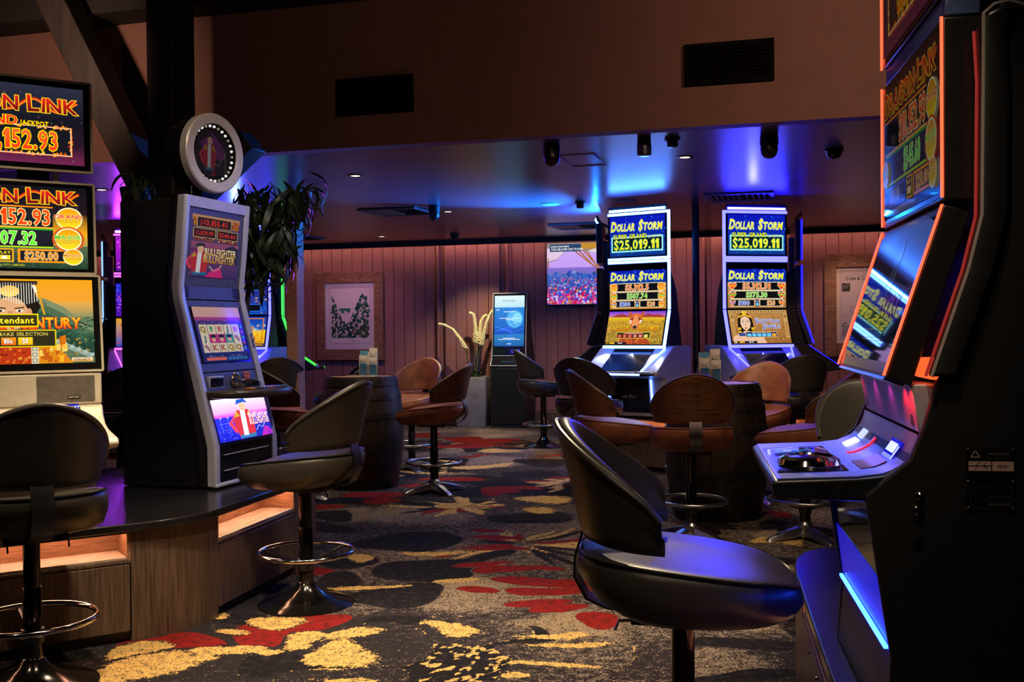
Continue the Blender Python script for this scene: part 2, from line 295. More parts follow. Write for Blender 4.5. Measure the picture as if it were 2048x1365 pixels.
def carpet():
    rows = [-6., -2., 0., 1.2]+[2.3*1.0046**i for i in range(430)]; rows = [r for r in rows if r < 17]
    cols = [-4., -2.4, -1.5, -1., -.8]+list(np.arange(-.62, .6201, .0042))+[.8, 1., 1.5, 2.4, 4.]
    Y = np.array(rows)[:, None]*np.ones((1, len(cols))); X = np.array(cols)[None, :]*np.maximum(np.array(rows), 2.3)[:, None]
    X = np.clip(X, -11, 9)
    nz = np.zeros_like(X); f = 1.3; a = 1.
    for o in range(5):
        for _ in range(3):
            t = RNG.rand()*6.28; nz += a*np.sin(f*(X*cos(t)+Y*sin(t))+RNG.rand()*6.28+1.6*np.sin(f*.6*(Y*cos(t)-X*sin(t))+RNG.rand()*6))
        f *= 2.1; a *= .55
    nz /= 3.2
    wx = X+.05*np.sin(5*Y+3*np.sin(4*X)); wy = Y+.05*np.sin(6*X+2*np.sin(3*Y))
    gold = np.full_like(X, -.2); red = np.full_like(X, -.2); dark = np.full_like(X, -.2); tan = np.full_like(X, .35)+.3*nz
    def field(cx, cy, rx, ry, rot=0., jag=.1):
        c, s = cos(rot), sin(rot); dx = wx-cx; dy = wy-cy
        q = np.sqrt(((dx*c+dy*s)/rx)**2+((-dx*s+dy*c)/ry)**2)+jag*np.sin(3*np.arctan2(dy, dx)+cx*9)+jag*.6*nz
        return 1.5-q                       # 0.5 on the outline
    def put(e, k, rot=0.):
        nonlocal gold, red, dark, tan
        q = field(*e, rot)
        inside = np.clip((q-.42)*6, 0, 1)
        if k == 't': tan = np.maximum(tan, np.clip(q, -1, .78)*.82+.22*nz)
        elif k == 'd':
            rim = np.exp(-((q-.47)/.045)**2)*.47; dark = np.maximum(dark, q); gold = np.maximum(gold*(1-inside), rim); red = red*(1-inside)
        elif k == 'p':
            dark = dark*(1-inside); gold = gold*(1-inside); red *= (1-inside)
            gold = np.maximum(gold, np.exp(-((q-.5)/.035)**2)*.58); tan = np.where(q > .5, .44+.42*nz, tan)
        elif k == 'r': red = np.maximum(red, q); gold = gold*(1-inside); dark = dark*(1-inside)
        elif k == 'g': gold = np.maximum(gold, np.clip(q, -1, 1)*.9); red = red*(1-inside)
    r = random.Random(11)
    def flower(x, y, R, n, ph, kind):
        for k in range(n):
            t = ph+2*pi*k/n+r.uniform(-.12, .12); L = R*r.uniform(.8, 1.15)
            put((x+cos(t)*L*.6, y+sin(t)*L*.6, L*.5, L*r.uniform(.2, .3)), kind if kind != 'm' else r.choice('ptd'), t)
            if kind in 'pm': put((x+cos(t)*L*.85, y+sin(t)*L*.85, L*.2, L*.1), 'g', t)
        put((x, y, R*.22, R*.22), 'd'); 
        for k in range(30):
            t = r.uniform(0, 6.28); q = R*.3*sqrt(r.random()); put((x+cos(t)*q, y+sin(t)*q, R*.035, R*.018), 'g', t)
    # sides and far part of the room: the same motifs strewn on
    for _ in range(34):
        x = r.uniform(-6, 6); y = r.uniform(2.4, 15)
        if -1.6 < x < 1.3 and y < 9: continue
        flower(x, y, r.uniform(.5, .85), r.randint(5, 7), r.random()*6, r.choice('mmdp'))
        for _ in range(5): put((x+r.uniform(-1, 1), y+r.uniform(-1, 1), r.uniform(.1, .3), r.uniform(.04, .1)), r.choice('rrg'), r.uniform(-.5, .5))
    for cx, cy, rx, ry, k in ELL:
        if k in 'td': put((cx, cy, rx, ry), k)
    for x, y, R in ((.066, 6.22, .62), (-.41, 7.58, .5), (-.37, 11.6, .6), (.55, 8.6, .5)):
        for k in range(26):
            t = 2*pi*k/26+r.uniform(-.1, .1); L = R*r.uniform(.5, 1.1)
            put((x+cos(t)*L*.6, y+sin(t)*L*.6, L*.42, .022+.02*r.random()), r.choice('ddrgg'), t)
    for cx, cy, rx, ry, k in ELL:
        if k in 'prg': put((cx, cy, rx, ry), k)
    fx, fy = -.2, 3.995; put((fx, fy, .19, .17), 'd')
    for k in range(75):
        t = r.uniform(0, 6.28); q = .22*sqrt(r.random()); put((fx+cos(t)*q, fy+sin(t)*q, .020, .011), 'g', t)
    nr, nc = X.shape; me = bpy.data.meshes.new('floor')
    co = np.stack([X, Y, np.zeros_like(X)], -1).reshape(-1, 3)
    i = np.arange(nr*nc).reshape(nr, nc); q = np.stack([i[:-1, :-1], i[:-1, 1:], i[1:, 1:], i[1:, :-1]], -1).reshape(-1, 4)
    me.vertices.add(len(co)); me.vertices.foreach_set('co', co.ravel()); me.loops.add(q.size); me.loops.foreach_set('vertex_index', q.ravel())
    me.polygons.add(len(q)); me.polygons.foreach_set('loop_start', np.arange(0, q.size, 4)); me.update(calc_edges=True)
    at = me.color_attributes.new('motif', 'FLOAT_COLOR', 'POINT')
    at.data.foreach_set('color', np.stack([gold, red, dark, tan], -1).astype(np.float32).ravel())
    m = bpy.data.materials.new('carpet'); m.use_nodes = True; nt = m.node_tree; n = nt.nodes; Lk = nt.links.new; b = n['Principled BSDF']
    b.inputs['Roughness'].default_value = .95; b.inputs['Specular IOR Level'].default_value = .12
    A = n.new('ShaderNodeAttribute'); A.attribute_name = 'motif'; sp = n.new('ShaderNodeSeparateColor'); Lk(A.outputs['Color'], sp.inputs[0])
    tc = n.new('ShaderNodeTexCoord')
    def noise(s, d=3):
        q = n.new('ShaderNodeTexNoise'); q.inputs['Scale'].default_value = s; q.inputs['Detail'].default_value = d; Lk(tc.outputs['Object'], q.inputs['Vector']); return q.outputs['Fac']
    n1 = noise(95, 3); n2 = noise(26, 6); n3 = noise(330, 1)
    def mth(op, a, b_=None, c=None):
        q = n.new('ShaderNodeMath'); q.operation = op
        for i_, x in enumerate((a, b_, c)):
            if x is None: continue
            if isinstance(x, (int, float)): q.inputs[i_].default_value = x
            else: Lk(x, q.inputs[i_])
        return q.outputs[0]
    def mask(v_, na, ka, nb, kb, thr=.5, wd=.03):
        s_ = mth('ADD', v_, mth('MULTIPLY', mth('SUBTRACT', na, .5), ka)); s_ = mth('ADD', s_, mth('MULTIPLY', mth('SUBTRACT', nb, .5), kb))
        q = n.new('ShaderNodeMapRange'); q.inputs['From Min'].default_value = thr-wd; q.inputs['From Max'].default_value = thr+wd; Lk(s_, q.inputs[0]); return q.outputs[0]
    def mix(f_, a, b_):
        q = n.new('ShaderNodeMix'); q.data_type = 'RGBA'
        Lk(f_, q.inputs[0])
        for k_, x in ((6, a), (7, b_)):
            if isinstance(x, tuple): q.inputs[k_].default_value = (*x, 1)
            else: Lk(x, q.inputs[k_])
        return q.outputs[2]
    base = mix(mask(A.outputs['Alpha'], n1, 1.9, n2, 1.3, .54, .14), (.020, .0165, .019), (.20, .155, .125))
    base = mix(mask(A.outputs['Alpha'], n3, 1.9, n1, 1.2, .90, .08), base, (.55, .38, .16))
    c = mix(mask(sp.outputs['Blue'], n2, .18, n1, .1, .5, .03), base, mix(mask(n2, n1, .6, n3, .5, .66, .12), (.009, .008, .0095), (.042, .034, .038)))
    c = mix(mask(sp.outputs['Green'], n2, .2, n1, .12, .5, .03), c, mix(mask(n2, n3, .4, n1, .4, .6, .12), (.21, .011, .009), (.05, .010, .010)))
    c = mix(mask(sp.outputs['Red'], n1, .75, n2, .75, .52, .05), c, mix(mask(n1, n3, .9, n2, .5, .43, .04), (.06, .042, .034), (.66, .42, .13)))
    Lk(c, b.inputs['Base Color'])
    bp = n.new('ShaderNodeBump'); bp.inputs['Strength'].default_value = .5; bp.inputs['Distance'].default_value = .004; Lk(n3, bp.inputs['Height']); Lk(bp.outputs[0], b.inputs['Normal'])
    me.materials.append(m); o = bpy.data.objects.new('floor', me); C.objects.link(o)
    return struct(o, 'carpet woven with big gold, red and black flowers', 'carpet')
carpet()

# ---- panelled back wall: each board is a piece
wb = MB().box(-10.5, WV+.02, 0, 4.8, WV+.12, CZ).build('wall_back', 'wall_paint', rz=RZ)
struct(wb, 'pinkish brown wall of upright boards', 'wall')
pl = MB().box(.004, -.0, .19, .151, .022, 2.42).build('plank', 'wall_paint', wb, .004)
first = True
for k in range(-66, 30):
    u0_ = k*.155-.02; o = pl if first else pl.copy()
    if not first: C.objects.link(o); o.parent = wb
    first = False
    o.location = (u0_, WV-(.075 if (-4.78 < u0_ < -3.9 or -1.2 < u0_ < -.4) else 0), 0)
for a in (-4.75, -1.18):      # the two boxed-out bays
    MB().box(a-.03, WV-.085, .19, a, WV+.02, 2.42).box(a+.945, WV-.085, .19, a+.975, WV+.02, 2.42).build('bay_edge', 'wall_paint', wb, .004)
sk = MB().box(-10.5, WV-.10, 0, 4.8, WV+.01, .185).build('baseboard_back', 'walnut', rz=RZ, bevel=.006); struct(sk, 'dark skirting along the panelled wall', 'baseboard')
lip = MB().box(-10.5, WV-.26, 2.405, 4.8, WV-.235, CZ).build('trim_1', 'upper_black', rz=RZ); struct(lip, 'dark cove lip at the top of the panelled wall', 'trim')
ls = MB().box(-10.3, WV-.225, 2.44, 4.6, WV-.21, 2.452).build('trim_2', 'cove', rz=RZ); struct(ls, 'warm light strip behind the cove lip', 'light strip')
cl = MB().box(-10.6, BV+.0, CZ, 4.9, WV+.15, CZ+.1).build('ceiling', 'ceiling_paint', rz=RZ); struct(cl, 'low mauve ceiling over the back of the room', 'ceiling')
bk = MB().box(-10.6, BV-.12, CZ-.002, 4.9, BV, HZ).build('wall_front', 'bulkhead_paint', rz=RZ); struct(bk, 'brown red bulkhead wall above the low ceiling', 'wall')
cu = MB().box(-10.6, -5.6, HZ, 4.9, BV, HZ+.1).build('ceiling.001', 'upper_black', rz=RZ); struct(cu, 'high black ceiling over the front of the room', 'ceiling')
MB().box(-10.5, BV-.40, 3.40, 4.8, BV-.125, HZ-.002).build('trim_3', 'upper_black', rz=RZ, bevel=.01)['kind'] = 'structure'
for k, (n_, x0, y0, x1, y1) in enumerate((('wall_left', -10.6, -5.6, -10.5, WV+.1), ('wall_right', 4.8, -5.6, 4.9, WV+.1), ('wall_rear', -10.6, -5.7, 4.9, -5.6))):
    struct(MB().box(x0, y0, 0, x1, y1, HZ).build(n_, 'bulkhead_paint', rz=RZ), 'plain brown red side wall', 'wall')
# slim painted column
pc = MB().box(-.062, -.05, 0, .062, .05, CZ).build('trim_4', 'column_paint', loc=(-1.93, 9.28, 0), rz=-.5, bevel=.004); struct(pc, 'slim brown square column between machines and picture', 'column')
# hatch in the ceiling
uh = MB(); a0, a1, b0, b1 = -1.60, -1.35, 6.94, 7.45
for q in ((a0, b0, a1, b0+.006), (a0, b1-.006, a1, b1), (a0, b0, a0+.006, b1), (a1-.006, b0, a1, b1)): uh.box(q[0], q[1], CZ-.004, q[2], q[3], CZ)
o = uh.build('access_hatch', 'vent_frame', rz=RZ); tag(o, 'thin outline of an access hatch in the low ceiling', 'hatch')

# ---- air grilles on the bulkhead
def wall_grille(ua, ub, za, zb, label):
    t = thing('wall_grille', label, 'grille', uv((ua+ub)/2, BV-.12, za), RZ, 'air grilles on the bulkhead wall'); w_ = (ub-ua)/2; h = zb-za
    f = MB().box(-w_, -.03, 0, w_, 0, .022).box(-w_, -.03, h-.022, w_, 0, h).box(-w_, -.03, .022, -w_+.022, 0, h-.022).box(w_-.022, -.03, .022, w_, 0, h-.022); f.build('frame', 'grille_black', t)
    MB().box(-w_+.02, -.006, .02, w_-.02, -.001, h-.02).build('backing', 'grille_black', t)
    for k in range(9):
        z = .03+(h-.06)*k/8; o = MB().prism([(-.026, z-.008), (-.024, z-.010), (-.008, z+.008), (-.010, z+.010)], -w_+.022, w_-.022, 'x').build('louvre', 'grille_black', t, smooth=False)
wall_grille(-2.876, -2.355, 2.672, 2.905, 'black air grille on the bulkhead, the left one')
wall_grille(-.655, -.143, 2.705, 2.945, 'black air grille on the bulkhead, the right one')
# ---- square ceiling vents
def ceiling_vent(u_, v_, label, bright=False):
    t = thing('ceiling_vent', label, 'vent', uv(u_, v_, CZ), RZ, 'square air vents in the low ceiling'); s = .3
    f = MB()
    for q in ((-s, -s, s, -s+.03), (-s, s-.03, s, s), (-s, -s+.03, -s+.03, s-.03), (s-.03, -s+.03, s, s-.03)): f.box(q[0], q[1], -.018, q[2], q[3], 0)
    f.build('frame', 'vent_frame' , t, .004)
    MB().box(-s+.03, -s+.03, -.004, s-.03, s-.03, -.001).build('backing', 'grille_black', t)
    for k in range(11):
        x = -.25+.05*k; sg = 1 if k > 5 else -1
        MB().prism([(x, -.003), (x+.004, -.003), (x+.004+.02*sg, -.017), (x+.02*sg, -.017)], -s+.03, s-.03, 'y').build('slat', 'dark_grey', t, smooth=False)
ceiling_vent(-3.88, 9.70, 'square ceiling vent left of centre beside a small dome camera'); ceiling_vent(-2.48, 11.83, 'square ceiling vent above the wall television')
ceiling_vent(-.53, 9.66, 'square ceiling vent above the right blue-lit machine'); ceiling_vent(-6.2, 12.0, 'square ceiling vent far back behind the brown column')
# ---- cameras, sensors, small lamps under the low ceiling
def ceil_dev(kind, x, y, label, name, cat, g):
    t = thing(name, label, cat, (x, y, CZ), 0, g)
    if kind == 'dome':      # turret camera: base, hood and lens ball
        MB().lathe([(.0, 0), (.052, 0), (.056, -.02), (.056, -.06), (.04, -.062)], 20).build('base', 'black_satin', t)
        b = MB().lathe([(.0, -.055), (.05, -.058), (.054, -.085), (.048, -.115), (.03, -.138), (.0, -.146)], 20).build('eyeball', 'black_plastic', t)
        MB().lathe([(0, 0), (.022, 0), (.022, .006), (.0, .009)], 14).build('lens', 'black_gloss', b).matrix_local = Matrix.Translation((-.012, -.045, -.10)) @ Matrix.Rotation(radians(70), 4, 'X')
    elif kind == 'half':
        MB().lathe([(.0, 0), (.062, 0), (.064, -.014), (.055, -.018)], 20).build('base', 'dark_chrome', t); MB().lathe([(.052, -.016), (.050, -.035), (.036, -.058), (.0, -.068)], 20).build('dome', 'black_gloss', t)
    elif kind == 'drum':
        MB().lathe([(0, 0), (.042, 0), (.044, -.05), (.046, -.053)], 20).build('base', 'black_satin', t); MB().lathe([(.046, -.052), (.045, -.105), (.034, -.112), (0, -.112)], 20).build('lens', 'glow_ring', t)
    elif kind == 'sensor':
        MB().lathe([(0, 0), (.048, 0), (.05, -.014), (.04, -.018)], 16).build('base', 'black_satin', t); MB().lathe([(.036, -.016), (.034, -.052), (.028, -.06), (0, -.06)], 16).build('head', 'dark_chrome', t)
    elif kind == 'lamp':
        MB().lathe([(.036, 0), (.062, 0), (.062, -.004), (.038, -.006)], 24, caps=False).build('rim', 'dark_chrome', t); MB().lathe([(0, -.0035), (.036, -.0035), (.036, -.001), (0, -.001)], 20).build('bulb', 'lamp_warm', t)
    elif kind == 'disc':
        MB().lathe([(0, 0), (.085, 0), (.088, -.006), (.07, -.012), (0, -.012)], 24).build('grille', 'vent_frame', t); MB().lathe([(.09, 0), (.094, -.004), (.088, -.006)], 24, caps=False).build('rim', 'dark_grey', t)
mat('glow_ring', (.03, .03, .10), .12)
for a in (('dome', .264, 6.662, 'black dome camera under the ceiling, nearest the bulkhead grilles, leftmost of the large ones'), ('drum', .833, 6.481, 'black drum-shaped sensor with a clear blue-lit band under the ceiling'),
          ('sensor', 1.011, 6.491, 'small black sensor beside the drum-shaped one'), ('dome', 1.599, 6.437, 'black dome camera in the bright blue light on the ceiling'),
          ('half', 2.166, 6.974, 'shallow black half-dome at the right end of the blue ceiling'), ('sensor', .65, 9.764, 'small black sensor above and left of the left blue-lit machine'),
          ('dome', -.731, 9.931, 'small dome camera at the corner of the left square vent'), ('half', -.704, 13.0, 'dark half-dome close to the top of the panelled wall')):
    ceil_dev(*a, {'dome': 'dome_camera', 'drum': 'drum_sensor', 'sensor': 'ceiling_sensor', 'half': 'half_dome_camera'}[a[0]], {'dome': 'camera', 'drum': 'sensor', 'sensor': 'sensor', 'half': 'camera'}[a[0]], 'cameras and sensors under the low ceiling')
for x, y, l in ((-1.181, 7.944, 'small warm downlight in the ceiling between plant and left vent'), (1.211, 7.224, 'small warm downlight in the blue part of the ceiling'), (-.63, 10.452, 'small warm downlight beside the left vent'),
                (-1.638, 13.2, 'tiny downlight nearest the panelled wall'), (-3.372, 8.59, 'downlight in the purple ceiling by the dark timber brace')):
    ceil_dev('lamp', x, y, l, 'downlight', 'light', 'downlights in the low ceiling')
ceil_dev('disc', .374, 9.9, 'flat round speaker in the ceiling, the left one', 'ceiling_speaker', 'speaker', 'ceiling speakers'); ceil_dev('disc', 1.09, 9.722, 'flat round speaker in the ceiling above the left blue-lit machine', 'ceiling_speaker', 'speaker', 'ceiling speakers')

# ---- old timber post with braces, standing in front of the bulkhead
t = thing('timber_post', 'dark old timber post with two slanting braces before the bulkhead', 'post', uv(-3.804, 5.74, 0), RZ)
MB().box(-.09, -.13, 0, .09, .13, HZ-.002).build('shaft', 'timber', t, .012)
MB().box(.09, -.02, .0, .125, .06, 3.2).build('cable_cover', 'timber', t)
def brace(a, b, w_=.10, d=.1):
    a = Vector(a); b = Vector(b); x = (b-a).normalized(); y = Vector((0, 1, 0)); z = x.cross(y)
    vs_ = [tuple(p+y*sy*d+z*sz*w_) for p in (a, b) for sy, sz in ((-1, -1), (1, -1), (1, 1), (-1, 1))]
    return MB().add(vs_, [(0, 1, 2, 3), (7, 6, 5, 4), (0, 4, 5, 1), (1, 5, 6, 2), (2, 6, 7, 3), (3, 7, 4, 0)]).build('brace', 'timber', t, .008)
brace((-1.12, 0, 3.99), (-.08, 0, 2.05), .095, .10); brace((.07, 0, 2.06), (.56, 0, 2.46), .075, .09)
# black pole between the two bright machines
o = MB().lathe([(.035, 0), (.035, CZ)], 16).lathe([(.07, 0), (.07, .02), (.04, .03)], 16).build('floor_to_ceiling_pole', 'black_satin', loc=(1.80, 10.15, 0)); tag(o, 'thin black pole rising between the two bright blue-lit machines', 'pole')
# ================================================================ STOOLS
def super_ring(hx_, hyf, hyb, z, n=40, e=2.6, dz=None):
    r = []
    for i in range(n):
        a = 2*pi*i/n; ca, sa = cos(a), sin(a)
        x = hx_*math.copysign(abs(ca)**(2/e), ca); y = (hyb if sa > 0 else hyf)*math.copysign(abs(sa)**(2/e), sa)
        r.append((x, y, z+(dz(x, y) if dz else 0)))
    return r
def make_stool(name, label, kind, sc=1.0):
    t = thing(name, label, 'stool'); black = kind == 'black'
    lm = 'black_vinyl' if black else 'brown_leather'
    # seat: thick cushion, dished top, rolled front edge
    sd = MB(); dz = lambda x, y: .115*y+.014*(x/.26)**2-.05*max(0, -y/.29-.72)**2*4; dl_ = lambda x, y: .045*max(0, y/.25)**2
    sd.loft([super_ring(.13, .18, .13, .562), super_ring(.205, .262, .19, .566, dz=dl_), super_ring(.243, .292, .235, .588, dz=dl_), super_ring(.258, .303, .264, .630, dz=lambda x, y: dz(x, y)*.45+dl_(x, y)*.5), super_ring(.257, .299, .270, .672, dz=lambda x, y: dz(x, y)*.85),
             super_ring(.248, .288, .264, .694, dz=dz), super_ring(.238, .277, .254, .699, dz=dz), super_ring(.15, .175, .16, .695, dz=dz), super_ring(.05, .06, .05, .693, dz=dz)], True)
    seat = sd.build('seat', lm, t, ang=80)
    MB().tube([(x*1.003, y*1.003, z+.002) for x, y, z in super_ring(.250, .291, .266, .690, dz=dz)], .0038, 6, True).build('piping', 'black_gloss' if black else lm, seat)
    # wrap-round backrest
    N = 33; A = radians(84); outer = []; inner = []
    def sect(ph, off):
        q = abs(ph)/A; zt = 1.045-.205*q**1.7; zb = .757
        if q > .93: zt -= (q-.93)/.07*.014
        pts = []
        for z, r in ((zb, 0), (zb+.03, .012), (zb+.5*(zt-zb), .035), (zt-.03, .065), (zt, .075)):
            pts.append((z, r))
        return pts, zt, zb
    bk = MB(); rings = []
    XR = lambda r: .238+.26*r
    for i in range(N):
        ph = -A+2*A*i/(N-1); q = abs(ph)/A; pts, zt, zb = sect(ph, 0); th = (.050 if black else .042)*(1-.45*max(0, (q-.85)/.15)**2)
        def P3(r, z, extra=0):
            R = .238+r; return (XR(r)*sin(ph), (R)*cos(ph)+.018+extra*cos(ph), z)
        o_ = [P3(r, z) for z, r in pts]
        i_ = [P3(r-th, z) for z, r in pts]
        topmid = P3(pts[-1][1]-th*.5, zt+.016); botmid = P3(pts[0][1]-th*.5, zb-.010)
        tuck = [(P3(pts[-1][1]-th*.12, zt+.011)), topmid, P3(pts[-1][1]-th*.88, zt+.010)]
        rings.append(o_+tuck+i_[::-1]+[botmid])
    bk.loft(rings, True)
    back = bk.build('backrest', lm, t, ang=60)
    # piping roll along the rim
    rim = []
    for i in range(N):
        ph = -A+2*A*i/(N-1); pts, zt, zb = sect(ph, 0); R = .238+pts[-1][1]-.004; rim.append((XR(pts[-1][1]-.004)*sin(ph), R*cos(ph)+.018, zt+.006))
    MB().tube(rim, .009 if black else .0065, 8).build('rim_roll', lm if black else 'black_vinyl', back)
    if not black:   # bent timber shell outside
        sh = MB(); rr = []
        for i in range(N):
            ph = -A*.985+2*A*.985*i/(N-1); pts, zt, zb = sect(ph, 0)
            ring = []
            for z, r in pts:
                z2 = max(zb+.004, min(zt-.006, z)); R = .241+r; ring.append((XR(r+.003)*sin(ph), R*cos(ph)+.018, z2))
            ring += [(XR(R_-.247)*sin(ph), (R_-.006)*cos(ph)+.018, z_) for R_, z_ in [(.241+r-.0, max(zb+.004, min(zt-.006, z))) for z, r in pts[::-1]]]
            rr.append(ring)
        shell = sh.loft(rr, True).build('timber_shell', 'veneer', t, ang=50)
        for ph, f_ in ((-1.25, .35), (-.78, .72), (0, .86), (.78, .72), (1.25, .35)):
            pts, zt, zb = sect(ph, 0); z = zb+(zt-zb)*f_; R = .244+.075*f_
            MB().lathe([(0, 0), (.0065, 0), (.006, .003), (0, .004)], 10).build('screw', 'brass', shell).matrix_local = Matrix.Translation((XR(R-.238)*sin(ph), R*cos(ph)+.018, z)) @ Matrix.Rotation(-ph, 4, 'Z') @ Matrix.Rotation(radians(-90), 4, 'X')
    # flat steel band from seat to back
    pth = [(.10, .556), (.19, .568), (.245, .592), (.276, .645), (.274, .70), (.258, .75), (.250, .775)]
    bd = MB(); 
    bd.loft([[(-.038, y, z), (.038, y, z), (.038, y+.006, z-.004 if k < 3 else z), (-.038, y+.006, z-.004 if k < 3 else z)] for k, (y, z) in enumerate(pth)], True)
    bd.build('back_bracket', 'bracket_steel', t, ang=50)
    MB().box(-.11, -.11, .545, .11, .13, .566).build('seat_plate', 'black_satin', t, .004)
    for sx in (-1, 1): MB().tube([(.1*sx, .1, .556), (.1*sx, .16, .553), (.1*sx, .17, .53)], .004, 6).build('lever', 'chrome', t)
    MB().lathe([(.030, .02), (.030, .545)], 20).lathe([(.0335, .06), (.0335, .36), (.031, .365)], 20).build('pole', 'dark_chrome', t)
    RZ_ = .247; ring = MB().tube([(.222*cos(a), .222*sin(a), RZ_) for a in [2*pi*k/48 for k in range(48)]], .0115, 10, True).build('foot_ring', 'chrome' if black else 'steel', t)
    for a in (.6, .6+2*pi/3, .6+4*pi/3):
        MB().tube([(.03*cos(a), .03*sin(a), RZ_-.06), (.12*cos(a), .12*sin(a), RZ_-.035), (.215*cos(a), .215*sin(a), RZ_-.006)], .008, 6).build('spoke', 'black_plastic', ring)
    MB().lathe([(.031, RZ_-.09), (.04, RZ_-.085), (.04, RZ_-.035), (.031, RZ_-.03)], 16).build('collar', 'black_plastic', ring)
    if black:
        MB().lathe([(.226, 0), (.228, .004), (.215, .010), (.15, .026), (.09, .050), (.055, .078), (.04, .105), (.031, .11)], 40).build('base', 'dark_chrome', t, ang=30)
    else:
        b = MB()
        for k in range(4):
            a = pi/4+k*pi/2; c_, s_ = cos(a), sin(a)
            b.loft([[(c_*r-s_*w_, s_*r+c_*w_, z0), (c_*r+s_*w_, s_*r-c_*w_, z0), (c_*r+s_*w_*.6, s_*r-c_*w_*.6, z1), (c_*r-s_*w_*.6, s_*r+c_*w_*.6, z1)] for r, w_, z0, z1 in ((.02, .04, .03, .085), (.14, .036, .018, .06), (.26, .03, .0, .025), (.28, .025, .0, .012))], True)
        b.lathe([(.045, .01), (.05, .09), (.034, .11)], 16).build('base', 'steel', t, .003)
    return t
def face(dx, dy): return math.atan2(dx, -dy)      # turn so that local -y looks along (dx, dy)
BST = [((.438, 2.70), (.987, -.16), 'near black vinyl swivel stool in the right foreground facing the red-lit machine'),
       ((-1.768, 3.80), (-.545, .839), 'black vinyl stool seen from behind at the left edge before the gold screens'),
       ((-.985, 4.91), (-.95, .30), 'black vinyl stool beside the bullfighter machine, chrome ring before the wooden island'),
       ((1.52, 4.24), (.02, -1), 'black stool facing the viewer, its backrest rising behind the blue button deck'),
       ((.334, 11.3), (.95, .2), 'black stool between touch kiosk and bright left machine, far back'),
       ((.62, 8.45), (.45, .89), 'black stool pulled up to the left blue-white machine, half hidden by brown chair'),
       ((2.32, 8.62), (-.12, .99), 'black stool seen from behind at the right blue-lit machine'),
       ((-1.63, 10.1), (-.95, -.2), 'dark stool whose back shows above the left barrel below the picture'),
       ((-2.83, 7.5), (-.6, .8), 'black stool in the gap right of the gold-screen machine, before the purple machines'),
       ((-2.13, 9.38), (-.3, .95), 'black stool hidden by the orange brown chair under the green light strip')]
st = None
for (x, y), f, l in BST:
    if st is None: st = make_stool('gaming_stool', l, 'black'); st.location = (x, y, 0); st.rotation_euler[2] = face(*f); st['group'] = 'black vinyl gaming stools'
    else: dup(st, (x, y, 0), face(*f), l, 'black vinyl gaming stools')
WST = [((1.08, 6.30), (.06, 1.0), 'brown stool with timber back seen square from behind at the right barrel'),
       ((.67, 6.85), (.98, .1), 'brown leather stool left of the right barrel, timber side towards the viewer'),
       ((1.80, 7.72), (-.55, -.83), 'tan leather stool behind the right barrel, its inside facing the viewer'),
       ((1.77, 6.3), (-.9, .43), 'brown stool right of the right barrel, half behind the blue button deck'),
       ((-1.68, 7.95), (.82, .57), 'brown stool with timber back, left of the left barrel'),
       ((-.625, 8.22), (-.97, .24), 'brown stool right of the left barrel, blue glint on its bracket'),
       ((-.93, 9.55), (-.45, -.89), 'brown leather stool behind the left barrel, inside facing the viewer'),
       ((-2.07, 8.72), (.86, -.5), 'orange brown stool left of the left barrel, under the green light strip')]
st = None
for (x, y), f, l in WST:
    if st is None: st = make_stool('barrel_stool', l, 'wood'); st.location = (x, y, 0); st.rotation_euler[2] = face(*f); st['group'] = 'brown stools round the barrels'; st.scale = (.97, .97, .965)
    else: dup(st, (x, y, 0), face(*f), l, 'brown stools round the barrels')
# burnt-in lettering on the timber backs is on the square-on one and the left one
for ob in [o for o in bpy.data.objects if o.get('category') == 'stool' and o.name.startswith('barrel_stool') and ('square from behind' in o['label'] or 'left of the left barrel' in o['label'] and 'timber' in o['label'])]:
    cv = Cv(60, 16)
    c_ = hx('#1d0f08')
    cv.text('Royal Mail Hotel', 30, 8.5, 4.2, c_, al='c', wt='b'); [cv.rect(20+q*3.4, 2, 22.4+q*3.4, 4.6, c_) for q in range(6)]
    R = .25+.060
    cv.build('burnt_lettering', ob, (0, R+.018+.0045, .945), .155, (-1, 0, 0), (0, .27, .96), m='printed')

